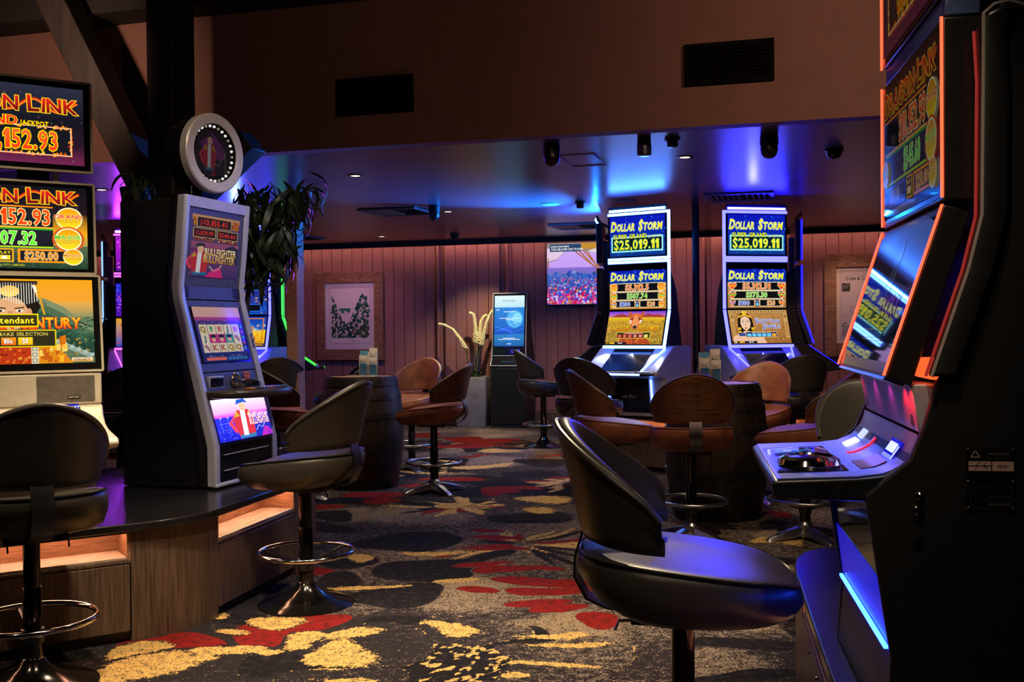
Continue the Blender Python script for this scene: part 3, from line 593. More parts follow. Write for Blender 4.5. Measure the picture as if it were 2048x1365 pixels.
# ================================================================ BARRELS used as tables
def make_barrel(x, y, label, rz=0.):
    t = thing('wine_barrel', label, 'barrel table', (x, y, 0), rz, 'old wine barrels used as tables'); H_ = .91; n = 26
    def R(z): return .285+.062*(1-((z-H_/2)/(H_/2))**2)
    zs = [0, .06, .2, .33, .455, .58, .71, .85, H_]; da = pi/n*.965
    sm = MB(); sm.loft([[(R(z)*cos(-da), R(z)*sin(-da), z), (R(z)*1.004, 0, z), (R(z)*cos(da), R(z)*sin(da), z), ((R(z)-.022)*cos(da), (R(z)-.022)*sin(da), z), ((R(z)-.022)*cos(-da), (R(z)-.022)*sin(-da), z)] for z in zs], True)
    s0 = sm.build('stave', 'stave_wood', t, ang=25)
    for k in range(1, n):
        o = s0.copy(); C.objects.link(o); o.parent = t; o.rotation_euler[2] = 2*pi*k/n
    for z, h in ((.012, .055), (.14, .045), (.29, .045), (.575, .045), (.725, .045), (H_-.075, .06)):
        MB().loft([[(r*cos(2*pi*k/40), r*sin(2*pi*k/40), zz) for k in range(40)] for r, zz in ((R(z)+.001, z), (R(z)+.006, z), (R(z+h)+.006, z+h), (R(z+h)+.001, z+h))], False).build('hoop', 'hoop_metal', t, ang=30)
    hd = MB().lathe([(0, H_-.03), (.268, H_-.03), (.268, H_-.012), (0, H_-.012)], 32).build('head', 'barrel_head', t)
    for k in range(-2, 3):
        w_ = .1; y0 = k*.106-.052; ym = max(abs(y0), abs(y0+w_)); hxw = sqrt(max(.002, .262**2-ym**2))
        MB().box(-hxw, y0, H_-.012, hxw, y0+w_, H_-.004).build('board', 'barrel_head', hd, .002)
    for k in range(8):
        a = 2*pi*k/8+.2; MB().lathe([(0, 0), (.008, 0), (.006, .005), (0, .006)], 8).build('rivet', 'brass', t).matrix_local = Matrix.Translation(((R(.86)+.005)*cos(a), (R(.86)+.005)*sin(a), .872)) @ Matrix.Rotation(a, 4, 'Z') @ Matrix.Rotation(radians(90), 4, 'Y')
    return t
make_barrel(1.39, 7.10, 'dark wine barrel table on the right, before the blue-lit machines', .2)
make_barrel(-1.25, 8.60, 'dark wine barrel table on the left, below the framed picture', .5)
# ---- acrylic leaflet holders with leaflets
def leaflets(x, y, rz, label, side, sgn):
    z0 = .909
    t = thing('leaflet_holder', label, 'leaflet holder', (x, y, z0), rz, 'leaflet holders on the barrels')
    MB().box(-.075, -.055, 0, .075, .055, .006).build('base', 'paper', t, .002)
    MB().prism([(-.055, .006), (.02, .006), (.012, .05), (.0, .20), (-.03, .20), (-.038, .05)], -.004, .004, 'y').build('stand', 'paper', t, .001)
    for sx in (-1, 1):
        b = MB().box(sx*.042-.038, -.03, .006, sx*.042+.038, -.028, .10).box(sx*.042-.038, .018, .006, sx*.042+.038, .02, .12).box(sx*.042-.039, -.03, .006, sx*.042-.037, .02, .10).box(sx*.042+.037, -.03, .006, sx*.042+.039, .02, .10)
        b.build('pocket', 'glass_clear_thin', t)
    cv = Cv(20, 20); k_ = hx('#1a2030'); cv.poly([(6, 9), (11, 17), (10, 12), (15, 12), (8, 5), (10, 10)], k_); cv.text('KENO', 10, 1, 3, k_, al='c', wt='b')
    cv.build('logo', t, (0, -.0555, .02), .03, m='printed')
    for k, (dx, dy, h, tilt) in enumerate(((-.042, -.022, .165, .05), (-.042, -.006, .205, .02), (.042, -.02, .15, .04), (.042, -.004, .225, .02))):
        lab = ('front', 'back')[k % 2]+' leaflet in the '+('left', 'right')[k//2]+' pocket on the '+side+' barrel'
        g = thing('leaflet', 'blue printed '+lab, 'leaflet', (x+dx*cos(rz)-dy*sin(rz), y+dx*sin(rz)+dy*cos(rz), z0+.007), rz, 'leaflets in the holders')
        MB().box(-.036, -.002, 0, .036, .002, h).build('paper_stack', 'paper', g)
        cv = Cv(50, 100*h/.1); H_ = cv.H
        cv.rect(0, 0, 50, H_, hx('#c9c4bb')); cv.up(); b1 = hx('#3f88b8'); cv.rect(4, 6, 46, H_*.62, b1, hx('#2e6fa5')); cv.up()
        for q in range(6): cv.rect(8, 12+q*H_*.08, 42, 13.5+q*H_*.08, hx('#9fc3da'))
        cv.rect(8, H_*.2, 10, H_*.6, hx('#b8605c')); cv.poly([(0, H_), (50, H_), (50, H_*.84), (25, H_*.78), (0, H_*.88)], hx('#5aa0c8') if k == 1 else hx('#e4e0da')); cv.up(); cv.text('KENO', 28, H_*.68, 6, hx('#223'+'040'), al='c', wt='b'); cv.poly([(8, H_*.70), (14, H_*.78), (12, H_*.73), (16, H_*.73), (10, H_*.66)], hx('#222a3c'))
        cv.build('leaflet_print', g, (0, -.0022, h/2), .072, m='printed', hm=h)
mat('glass_clear_thin', (.5, .55, .6), .05)
m = MATS['glass_clear_thin']; b = m.node_tree.nodes['Principled BSDF']; b.inputs['Transmission Weight'].default_value = 1.; b.inputs['IOR'].default_value = 1.05; b.inputs['Alpha'].default_value = .35
leaflets(1.32, 6.98, .25, 'white stand with leaflets on the right barrel', 'right', 1); leaflets(-1.17, 8.5, -.3, 'white stand with leaflets on the left barrel', 'left', -1)

# ================================================================ MACHINE ISLANDS
def island(name, label, top, faces, z_top, corner=()):
    """top: outline of the black counter; faces: (p0, p1, niche) of the timber fronts, in order round the outline"""
    t = thing(name, label, 'island', (0, 0, 0))
    MB().prism(top, z_top-.034, z_top, 'z').build('countertop', 'counter_black', t, .006, segs=3)
    cx = sum(p[0] for p in top)/len(top); cy = sum(p[1] for p in top)/len(top)
    for p0, p1, niche in faces:
        p0 = Vector((*p0, 0)); p1 = Vector((*p1, 0)); L = (p1-p0).length; d = (p1-p0)/L; a = math.atan2(d.y, d.x)
        mt = Matrix.Translation(p0) @ Matrix.Rotation(a, 4, 'Z')        # local x along the face, -y outwards
        h = z_top-.034
        def put(o): o.matrix_local = mt; return o
        if not niche:
            put(MB().box(0, 0, .0, L, .03, h).build('side_panel', 'walnut', t, .002)); continue
        put(MB().box(.004, .0, .045, L-.004, .02, .326).build('door', 'walnut', t, .003))
        dr = t.children[-1]
        o = MB().lathe([(0, 0), (.009, 0), (.008, .006), (0, .007)], 12).lathe([(0, .006), (.003, .006), (.003, .012), (0, .012)], 8).build('lock', 'chrome', dr); o.matrix_local = Matrix.Translation((L*.5, -.001, .29)) @ Matrix.Rotation(radians(90), 4, 'X')
        put(MB().box(0, .03, .0, L, .05, .045).build('kick', 'black_satin', t))
        put(MB().box(0, .002, .330, L, .20, .344).build('shelf_rail', 'walnut', t, .002))
        nb = put(MB().box(0, .19, .344, L, .20, h).box(0, .002, .344, .014, .19, h).box(L-.014, .002, .344, L, .19, h).build('niche', 'niche_wood', t))
        for k in range(8):
            put(MB().box(.016, .008+k*.022, .345, L-.016, .008+k*.022+.0150, .356).build('slat', 'niche_slat', t, .0015))
        put(MB().box(.02, .045, h-.009, L-.02, .062, h-.003).build('light_strip', 'led_warm', t)); put(MB().box(.0, .004, h-.012, L, .03, h-.0015).build('light_strip_cover', 'black_satin', t))
    if corner:      # rounded timber corner
        rr = [[(x, y, z) for x, y in corner] for z in (0, z_top-.0345)]
        MB().loft(rr, False, closed=False).loft([[(x*.99+cx*.01, y*.99+cy*.01, z) for x, y in corner] for z in (0, z_top-.0345)], False, closed=False).build('curved_panel', 'walnut', t)
    return t
def arc(p0, pc, p1, n=9): return [tuple(((1-s)**2*p0[k]+2*s*(1-s)*pc[k]+s*s*p1[k]) for k in (0, 1)) for s in [i/n for i in range(n+1)]]
A0 = (-1.60, 4.33); B0 = (-1.34, 4.69); C0 = (-1.156, 5.49)
dl = Vector((-.839, -.545)); L0 = (A0[0]+dl.x*1.35, A0[1]+dl.y*1.35)
cr = arc(A0, (-1.39, 4.46), B0)
nl = Vector((.545, -.839))*.03; nr_ = Vector((.975, -.22))*.03
top = [(L0[0]+nl.x, L0[1]+nl.y)]+arc((A0[0]+nl.x, A0[1]+nl.y), (-1.355, 4.43), (B0[0]+nr_.x, B0[1]+nr_.y))+[(C0[0]+nr_.x, C0[1]+nr_.y)]+[(-1.10, 5.90), (-1.20, 6.35), (-1.6, 6.42), (-2.0, 6.28), (-2.8, 5.8), (-3.15, 5.3), (-3.2, 4.3)]
island('machine_island', 'timber island with black counter and glowing niches under the left machines', top,
       [(L0, A0, True), (B0, C0, True), (C0, (-1.125, 5.9), False), ((-1.125, 5.9), (-1.22, 6.33), False), ((-1.22, 6.33), (-1.6, 6.39), False), ((-1.6, 6.39), (-1.98, 6.25), False), ((-1.98, 6.25), (-2.78, 5.77), False)], .5, cr)
# right-hand base
def eb(y, off=0.): return (.7106+.193*(y-2.324)+off, y)
top = [eb(.6), eb(3.35)]+arc(eb(3.35), eb(3.72), (1.16, 3.72), 6)+[(2.3, 3.6), (2.3, .4)]
island('machine_island', 'timber base with blue-lit black counter at the right edge', top, [((1.0, 3.69), eb(3.45, .03), False), (eb(3.45, .03), eb(2.42, .03), True), (eb(2.42, .03), eb(1.4, .03), True)], .5)
# round cluster base at the back right
top = [(.55, 10.9), (.62, 10.0), (.82, 9.55), (1.35, 9.08), (2.15, 9.05), (2.72, 9.25), (2.95, 9.9), (2.9, 11.0), (1.7, 11.4)]
ins = [((x-1.75)*.975+1.75, (y-10.2)*.975+10.2) for x, y in top]
island('machine_island', 'timber base with orange-lit niches under the blue-lit machines', top, [(ins[1], ins[2], False), (ins[2], ins[3], True), (ins[3], ins[4], True), (ins[4], ins[5], True), (ins[5], ins[6], False), (ins[0], ins[1], True)], .5)
top = [(-4.9, 11.3), (-4.6, 10.75), (-3.5, 10.45), (-3.2, 10.1), (-2.4, 9.95), (-1.98, 10.25), (-1.95, 11.2), (-3.0, 12.2), (-4.4, 12.2)]
ins = [((x+3.2)*.975-3.2, (y-11)*.975+11) for x, y in top]
island('machine_island', 'timber base with orange niche under the far left machines', top, [(ins[k], ins[k+1], k in (1, 3)) for k in range(6)], .5)
# ================================================================ SCREEN PICTURES
WHT = hx('#ffffff'); YEL = hx('#ffe000'); ORG = hx('#ff6a10'); BLK = hx('#05060c')
def stars(cv, n, box, cols, s0=.3, s1=.9):
    cv.up(); cv.scatter(n, box, cols, s0, s1)
def dragon_title(cv, x, y, h, k=1., fit=152):
    q = lambda c: tuple(a*k for a in c)
    # flame ribbon behind the words
    cv.up(); pts = [(x-70+i*4, y+h*.5+h*.45*sin(i*.55)) for i in range(37)]
    cv.line(pts, h*.22, q(hx('#d8300a'))); cv.up(); cv.line([(a, b-h*.05) for a, b in pts], h*.08, q(hx('#ff9a1a')))
    cv.otext('DRAGON LINK', x, y, h, q(hx('#5c0c14')), q(hx('#ffc81e')), al='c', c2=q(hx('#e8231c')), caps=1.15, wob=.06, wt='b', fit=fit)
def flame_frame(cv, x0, y0, x1, y1, k=1., seed=3):
    r = random.Random(seed); q = lambda c: tuple(a*k for a in c); cv.up()
    for _ in range(150):
        t = r.random()*(2*(x1-x0)+2*(y1-y0)); s = r.uniform(1.2, 3.4)
        if t < x1-x0: x, y = x0+t, y1
        elif t < 2*(x1-x0): x, y = x0+t-(x1-x0), y0
        elif t < 2*(x1-x0)+(y1-y0): x, y = x0, y0+t-2*(x1-x0)
        else: x, y = x1, y0+t-2*(x1-x0)-(y1-y0)
        x += r.uniform(-1, 1)*1.3; y += r.uniform(-1, 1)*1.3
        cv.poly([(x-s*.5, y-s*.4), (x+s*.5, y-s*.3), (x+s*.4, y+s*.5), (x+r.uniform(-.5, .5), y+s*1.0), (x-s*.4, y+s*.4)], q(r.choice((hx('#ff9a10'), hx('#ffc020'), hx('#f06a08'), hx('#b84006')))))
    cv.up(); cv.frame(x0, y0, x1, y1, 1.5, q(hx('#ff7a10'))); cv.up(); cv.frame(x0, y0, x1, y1, .7, q(hx('#fff0d0')))
def sparks(cv, box, seed, k=1., n=60):
    r = random.Random(seed); cv.up()
    for _ in range(n):
        x = r.uniform(box[0], box[2]); y = r.uniform(box[1], box[3]); l = r.uniform(.3, 2.2); cv.line([(x, y), (x+.25*l, y+l)], .25, tuple(a*k for a in r.choice((hx('#ffb0c0'), hx('#ff9040'), hx('#ffffff'), hx('#a03048')))))
def cv_dragon_top(amount='$10,152.93', k=1.):
    q = lambda c: tuple(a*k for a in c); cv = Cv(160, 92)
    cv.rect(0, 50, 160, 92, q(hx('#15141f')), q(hx('#2b2e40'))); cv.rect(0, 22, 160, 50, q(hx('#2a1626')), q(hx('#15141f'))); cv.rect(0, 0, 160, 22, q(hx('#73244f')), q(hx('#2a1626')))
    sparks(cv, (2, 2, 158, 88), 4, k); dragon_title(cv, 80, 61, 16, k)
    cv.up(); cv.rect(22, 11, 147, 43, q(hx('#16161f'))); flame_frame(cv, 22, 11, 147, 43, k)
    cv.otext(amount, 94.5, 16.5, 21, q(hx('#ff3c0e')), q(YEL), al='c', c2=q(hx('#ff6a2a')), wt='b', fit=84)
    cv.otext('GRAND', 72, 43.5, 10, q(hx('#ff3020')), q(YEL), al='c', wt='b'); cv.otext('JACKPOT', 113.5, 43.5, 5.6, q(YEL), q(hx('#7a4a05')), al='c', wt='b', fit=27)
    return cv
def medal(cv, x, y, r, t1, c1, t2, k=1., ring=None):
    q = lambda c: tuple(a*k for a in c); cv.up()
    if ring: cv.ell(x, y, r*1.25, r*1.2, q(ring)); cv.up(); cv.ell(x, y, r*1.12, r*1.08, q(hx('#6b2c10'))); cv.up()
    cv.ell(x, y, r*1.06, r*1.06, q(hx('#fff6c0'))); cv.up(); cv.ell(x, y, r*.94, r*.94, q(hx('#f09a08')), q(hx('#ffe020')))
    h = r*.36; cv.otext(t1, x, y, h, q(c1), q(hx('#fff2b0')), al='c', wt='b', sx=1.15 if len(t1) < 6 else .95); cv.otext(t2, x, y-h*1.05, h*.75, q(hx('#ffd83a')), q(hx('#8a4a05')), al='c', wt='b', sx=1.1)
def cv_dragon_mid(k=1., a1='$10,152.93', a2='$507.32', a3='$500.00', a4='$250.00', sun=True):
    q = lambda c: tuple(a*k for a in c); cv = Cv(160, 92)
    cv.rect(0, 62, 160, 92, q(hx('#22141c')), q(hx('#101018')))
    if sun:
        cv.rect(0, 40, 160, 62, q(hx('#f0a81c')), q(hx('#3a1c14'))); cv.rect(0, 26, 160, 40, q(hx('#a89a50')), q(hx('#f0a81c'))); cv.rect(0, 0, 160, 26, q(hx('#1c3a2c')), q(hx('#5a6a48')))
        cv.up(); cv.scatter(160, (0, 0, 158, 20), [q(hx(c)) for c in ('#173326', '#24503a', '#2f5d46', '#0f241c')], 1, 3)
    else: cv.rect(0, 0, 160, 62, q(hx('#242a44')), q(hx('#22141c')))
    sparks(cv, (2, 62, 158, 90), 9, k, 30); dragon_title(cv, 78.5, 73, 14, k, 146)
    for y0, y1, c1, c2, t, tc, to in ((46.5, 68, '#ff8a10', '#ffb43a', a1, '#ff4a10', '#ffe890'), (24.5, 43, '#20b020', '#b4e020', a2, '#58f028', '#e8ffb0')):
        cv.up(); cv.rect(8, y0, 128, y1, q(hx('#15161e')), q(hx('#1c1e2a'))); cv.up(); cv.rect(8, y0-1.6, 128, y0, q(hx(c2))); cv.rect(8, y1, 128, y1+1.6, q(hx(c1)))
        cv.otext(t, 127 if y0 > 40 else 114, y0+2.6, y1-y0-5.2, q(hx(tc)), q(hx(to)), al='r', wt='b', fit=74 if y0 > 40 else 47)
    for x0, x1, c, t, tc in ((10, 70, '#2f5fe0', a3, '#3a6cff'), (97, 140, '#ff9a10', a4, '#f09010')):
        cv.up(); cv.rect(x0-1.5, 6.5, x1+1.5, 21.5, q(hx(c))); cv.up(); cv.rect(x0+.8, 8.5, x1-.8, 19.5, q(hx('#15161e'))); cv.otext(t, (x0+x1)/2-1, 9.8, 8.4, q(hx(tc)), q(hx('#ffe0a0')), al='c', wt='b', fit=31)
    cv.up(); cv.rect(76, 6.5, 92, 21.5, q(hx('#f0b418'))); cv.up(); cv.rect(77.5, 8, 90.5, 20, q(hx('#20202a'))); cv.otext('PLAY', 84, 15.5, 3, q(YEL), q(hx('#604000')), al='c', wt='b'); cv.up(); cv.rect(79, 9, 89, 14, q(hx('#ffd830'))); cv.up(); cv.text('$1', 84, 10, 3, q(WHT), al='c', wt='x')
    medal(cv, 143, 57, 12, 'GRAND', hx('#e02418'), 'JACKPOT', k); medal(cv, 142, 33.5, 12, 'MAJOR', hx('#48c81c'), 'JACKPOT', k, hx('#e85a10')); medal(cv, 146, 13.5, 9, 'MINOR', hx('#d88010'), 'BONUS', k)
    medal(cv, 13, 32, 9, 'MAJOR', hx('#48c81c'), 'JACKPOT', k)
    cv.up(); cv.text('ARISTOCRAT TECHNOLOGIES AUSTRALIA PTY LIMITED', 60, 2.2, 1.9, q(hx('#c8c020')), al='c', wt='b', sx=1.1)
    return cv
def cv_wall_scene():
    """sunset, hills and a stone wall; a bearded ruler in gold robes"""
    cv = Cv(160, 90); cv.rect(0, 66, 160, 90, hx('#f0a030'), hx('#f0a010')); cv.rect(0, 50, 160, 66, hx('#8a9060'), hx('#e8a848')); cv.rect(0, 0, 160, 50, hx('#2c4030'), hx('#6f8058'))
    cv.up(); cv.ell(104, 80, 8, 4.2, hx('#fffbe0'), rot=-.15)
    for dy, c in ((0, '#7d8a62'), (-7, '#4c6a4c'), (-15, '#2d5340'), (-26, '#1f4334')):
        cv.up(); cv.poly([(60, 0), (160, 0), (160, 36+dy*.3), (148, 46+dy), (134, 60+dy), (118, 69+dy), (100, 73+dy), (84, 74+dy), (60, 70+dy)], hx(c))
    cv.up(); cv.scatter(420, (84, 6, 158, 48), [hx(c) for c in ('#1b3b2d', '#2a5640', '#3a6b4c', '#173226', '#4a7a50')], 1, 3.2, .8)
    cv.up(); cv.line([(84, 28), (92, 40), (97, 56), (104, 65), (114, 66), (118, 62)], 4.2, hx('#6a7454')); cv.up(); cv.line([(86, 28), (94, 40), (99, 56), (106, 64), (114, 64.5)], 2, hx('#a8a680'))
    cv.up(); cv.poly([(112, 30), (160, 6), (160, 0), (118, 0), (108, 20)], hx('#5c6c50')); cv.up()
    cv.line([(118, 27), (158, 7)], 5, hx('#8fa39a')); cv.up()
    for k in range(7): cv.rect(120+k*6, 25-k*3, 123.5+k*6, 28.5-k*3, hx('#a9bcb4'))
    cv.scatter(60, (112, 8, 156, 26), [hx('#c08a20'), hx('#6a8a3a'), hx('#d8a030')], .8, 2.2)
    n0 = len(cv.v)
    # ruler
    cv.up(); cv.poly([(34, 0), (126, 0), (112, 20), (100, 30), (60, 30), (44, 20)], hx('#d88a10')); cv.up(); cv.scatter(70, (70, 0, 118, 22), [hx('#ffb828'), hx('#e07810'), hx('#c05808'), hx('#ffd060')], 1.5, 5, 2)
    cv.up(); cv.poly([(62, 0), (92, 0), (90, 32), (64, 32)], hx('#b83410')); cv.up(); cv.scatter(40, (64, 0, 89, 24), [hx('#e07018'), hx('#801c08'), hx('#e0a028')], 1, 3)
    for sx in (58, 91): cv.up(); cv.rect(sx, 0, sx+6, 26, hx('#d8d0b0')); cv.up(); [cv.frame(sx+1.4, 2+q*6, sx+4.4, 5+q*6, .5, hx('#383028')) for q in range(4)]
    cv.up(); cv.poly([(50, 60), (58, 88), (92, 88), (100, 60), (92, 46), (58, 46)], hx('#18120e')); cv.up(); cv.ell(75, 52, 15, 19, hx('#e0a878')); cv.ell(59.5, 54, 2.4, 5, hx('#d89868')); cv.ell(90.5, 54, 2.4, 5, hx('#d89868'))
    cv.up(); cv.poly([(60, 42), (66, 34), (75, 30), (84, 34), (90, 42), (86, 38), (75, 36), (64, 38)], hx('#241a14')); cv.poly([(66, 44), (75, 46.5), (84, 44), (85, 40), (82, 43), (75, 44.5), (68, 43), (65, 40)], hx('#1c1410')); cv.ell(75, 41.5, 3.4, 1.2, hx('#a83c34'))
    cv.poly([(73.5, 56), (76.5, 56), (78, 48.4), (72, 48.4)], hx('#c88e60'))
    for sx in (67.5, 82.5): cv.ell(sx, 56, 3.2, 1.3, hx('#f4e8d8')); cv.line([(sx-4, 58.6+(sx < 75)*1.2), (sx+4, 58.6+(sx > 75)*1.2)], 1.2, hx('#1a1210'))
    cv.up(); [cv.ell(sx, 56, 1.2, 1.2, hx('#201410')) for sx in (67.5, 82.5)]
    cv.up(); cv.rect(52, 84, 98, 88, hx('#2a2018')); cv.ell(75, 77, 8, 6, hx('#e8b030'), hx('#ffe070'))
    for k in range(22): cv.line([(53+k*2.1, 86), (53+k*2.1, 66+3*sin(k*.3))], .6, hx('#e8e4d4'))
    cv.up(); cv.line([(97, 84), (103, 52)], 1.6, hx('#e0a018'))
    cv.v[n0:] = [((x-75)*1.05+87, y, l) for x, y, l in cv.v[n0:]]
    cv.otext('GOLDEN CENTURY', 96, 37.5, 11, hx('#ff5a08'), hx('#e01c08'), al='c', c2=hx('#ffd020'), wt='b', wob=.03, fit=106)
    cv.up(); cv.rect(44, 39, 111, 53, YEL); cv.up(); cv.rect(45.2, 40.2, 109.8, 51.8, hx('#3a3310')); cv.otext('Call Attendant', 79, 43, 6.2, hx('#ffee30'), hx('#302a08'), al='c', wt='b', fit=58)
    cv.up(); cv.rect(20, 17.5, 126, 36, hx('#e8c818')); cv.up(); cv.rect(21.2, 18.7, 124.8, 34.8, hx('#2e2a14')); cv.text('TOUCH SCREEN TO MAKE SELECTION', 72, 29.8, 3.4, hx('#e8d060'), al='c', wt='b', fit=94)
    for k, tx in enumerate(('1c', '2c', '5c', '10c', '$1')):
        cv.up(); x = 26+k*14.2+6*(k > 1)+4; cv.rect(x, 20, x+12.5, 28, hx('#e06008') if k < 4 else hx('#f0b008'), hx('#ff9a18') if k < 4 else hx('#ffd820')); cv.otext(tx, x+6.2, 21.8, 4.6, WHT, hx('#804000'), al='c', wt='b', sx=.8)
    cv.up(); cv.rect(139, 1.5, 158, 5.5, hx('#f0a020'), hx('#f8e8c0')); cv.up(); cv.text('COLLECT', 148.5, 2.4, 2.2, BLK, al='c', wt='b')
    return cv
def night(cv, y0, y1, seed=1):
    cv.rect(0, y0, cv.W, y1, hx('#0e3a8c'), hx('#0a12b8')); r = random.Random(seed); cv.up()
    cv.scatter(150, (0, y0, cv.W-1, y1-1), [hx('#1c5ad8'), hx('#0a1a90'), hx('#2a78e8'), hx('#0c2fb0')], 1, 4, 1, r); cv.up()
    cv.scatter(50, (0, y0, cv.W-1, y1-1), [hx('#bfe4ff'), hx('#60b0ff'), WHT], .3, 1.1, 1, r)
def storm_title(cv, y, h):
    for t, x, f in (('DOLLAR', 39, 70), ('$TORM', 119, 68)):
        cv.otext(t, x, y, h, hx('#e8e000'), hx('#d8f4e8'), al='c', c2=hx('#fff020'), caps=1.35, shear=.14, wt='b', fit=f)
def cv_storm_top():
    cv = Cv(160, 100); night(cv, 0, 100, 2); storm_title(cv, 64, 17)
    cv.up(); r = random.Random(8); x, y = 90, 22
    for _ in range(3):
        p = [(r.uniform(60, 150), r.uniform(2, 14))]
        for _ in range(5): p.append((p[-1][0]+r.uniform(-9, 14), p[-1][1]+r.uniform(-4, 5)))
        cv.line(p, .5, hx('#60d8ff'))
    cv.up(); cv.rect(5, 10, 155, 49, hx('#9ff4f0')); cv.up(); cv.rect(9, 14, 151, 45, hx('#0c1a22'))
    cv.otext('$25,019.11', 80, 17.5, 22, hx('#f8f000'), hx('#2a8a70'), al='c', c2=hx('#fff640'), wt='b', fit=132)
    cv.otext('SUPER GRAND', 61, 44.5, 10, hx('#f4ea00'), hx('#1c7050'), al='c', wt='b', fit=98); cv.otext('JACKPOT', 132, 44.5, 5.5, hx('#e8f0d0'), hx('#1c7050'), al='c', wt='b', fit=36)
    return cv
def cv_storm_mid(a1, a2, a3, a4, back, shape, glare=False):
    cv = Cv(160, 96); cv.rect(0, 0, 160, 64, *[hx(c) for c in back]); cv.up(); cv.scatter(120, (0, 0, 156, 60), [hx(back[0]), hx(back[1]), hx('#8a6a3a'), hx('#c8a468')], 2, 7, .6)
    night(cv, 64, 96, 5); storm_title(cv, 72, 14)
    for y0, y1, t, tc, x0, x1 in ((45, 63, a1, '#ff7a10', 10, 150), (24, 41, a2, '#58e810', 10, 150), (5, 20, a3, '#3a78ff', 10, 72), (5, 20, a4, '#ff9a10', 88, 150)):
        cv.up(); cv.rect(x0-1.6, y0-1.6, x1+1.6, y1+1.6, hx('#f0dcb0')); cv.up(); cv.rect(x0, y0, x1, y1, hx('#0e0e12')); cv.otext(t, (x0+x1)/2+(x0 < 12 and x1 < 80)*4, y0+2.4, y1-y0-5, hx(tc), hx('#ffe8c8'), al='c', wt='b', fit=len(t)*9.0-4)
    for x, y, s, c in ((13, 54, 11, '#ff8a10'), (147, 54, 11, '#ff8a10'), (13, 32, 10, '#60c020'), (147, 32, 10, '#60c020'), (13, 12, 8, '#5a78d8'), (147, 12, 8, '#f08818')):
        cv.up()
        if shape == 'heart':
            cv.poly([(x, y-s), (x+s*1.05, y+s*.2), (x+s*.8, y+s*.9), (x, y+s*.55), (x-s*.8, y+s*.9), (x-s*1.05, y+s*.2)], hx('#fff0d8')); cv.up(); cv.poly([(x, y-s*.85), (x+s*.9, y+s*.15), (x+s*.7, y+s*.75), (x, y+s*.4), (x-s*.7, y+s*.75), (x-s*.9, y+s*.15)], hx('#f05010'))
        else: cv.ell(x, y, s, s, hx('#f8e8d0')); cv.up(); cv.ell(x, y, s*.88, s*.88, hx('#f08010'), hx('#ffc030'))
        cv.up(); cv.rect(x-s*.95, y-s*.15, x+s*.95, y+s*.25, hx(c)); cv.text('GRAND' if y > 50 else 'MAJOR' if y > 25 else 'MINOR', x, y-s*.08, s*.24, hx('#ffe880'), al='c', wt='b')
    cv.up(); cv.rect(76, 5, 84, 20, hx('#1a3a90')); cv.up(); cv.rect(77, 6, 83, 12, hx('#60d8ff')); cv.text('PLAY', 80, 15, 2, WHT, al='c', wt='b')
    return cv
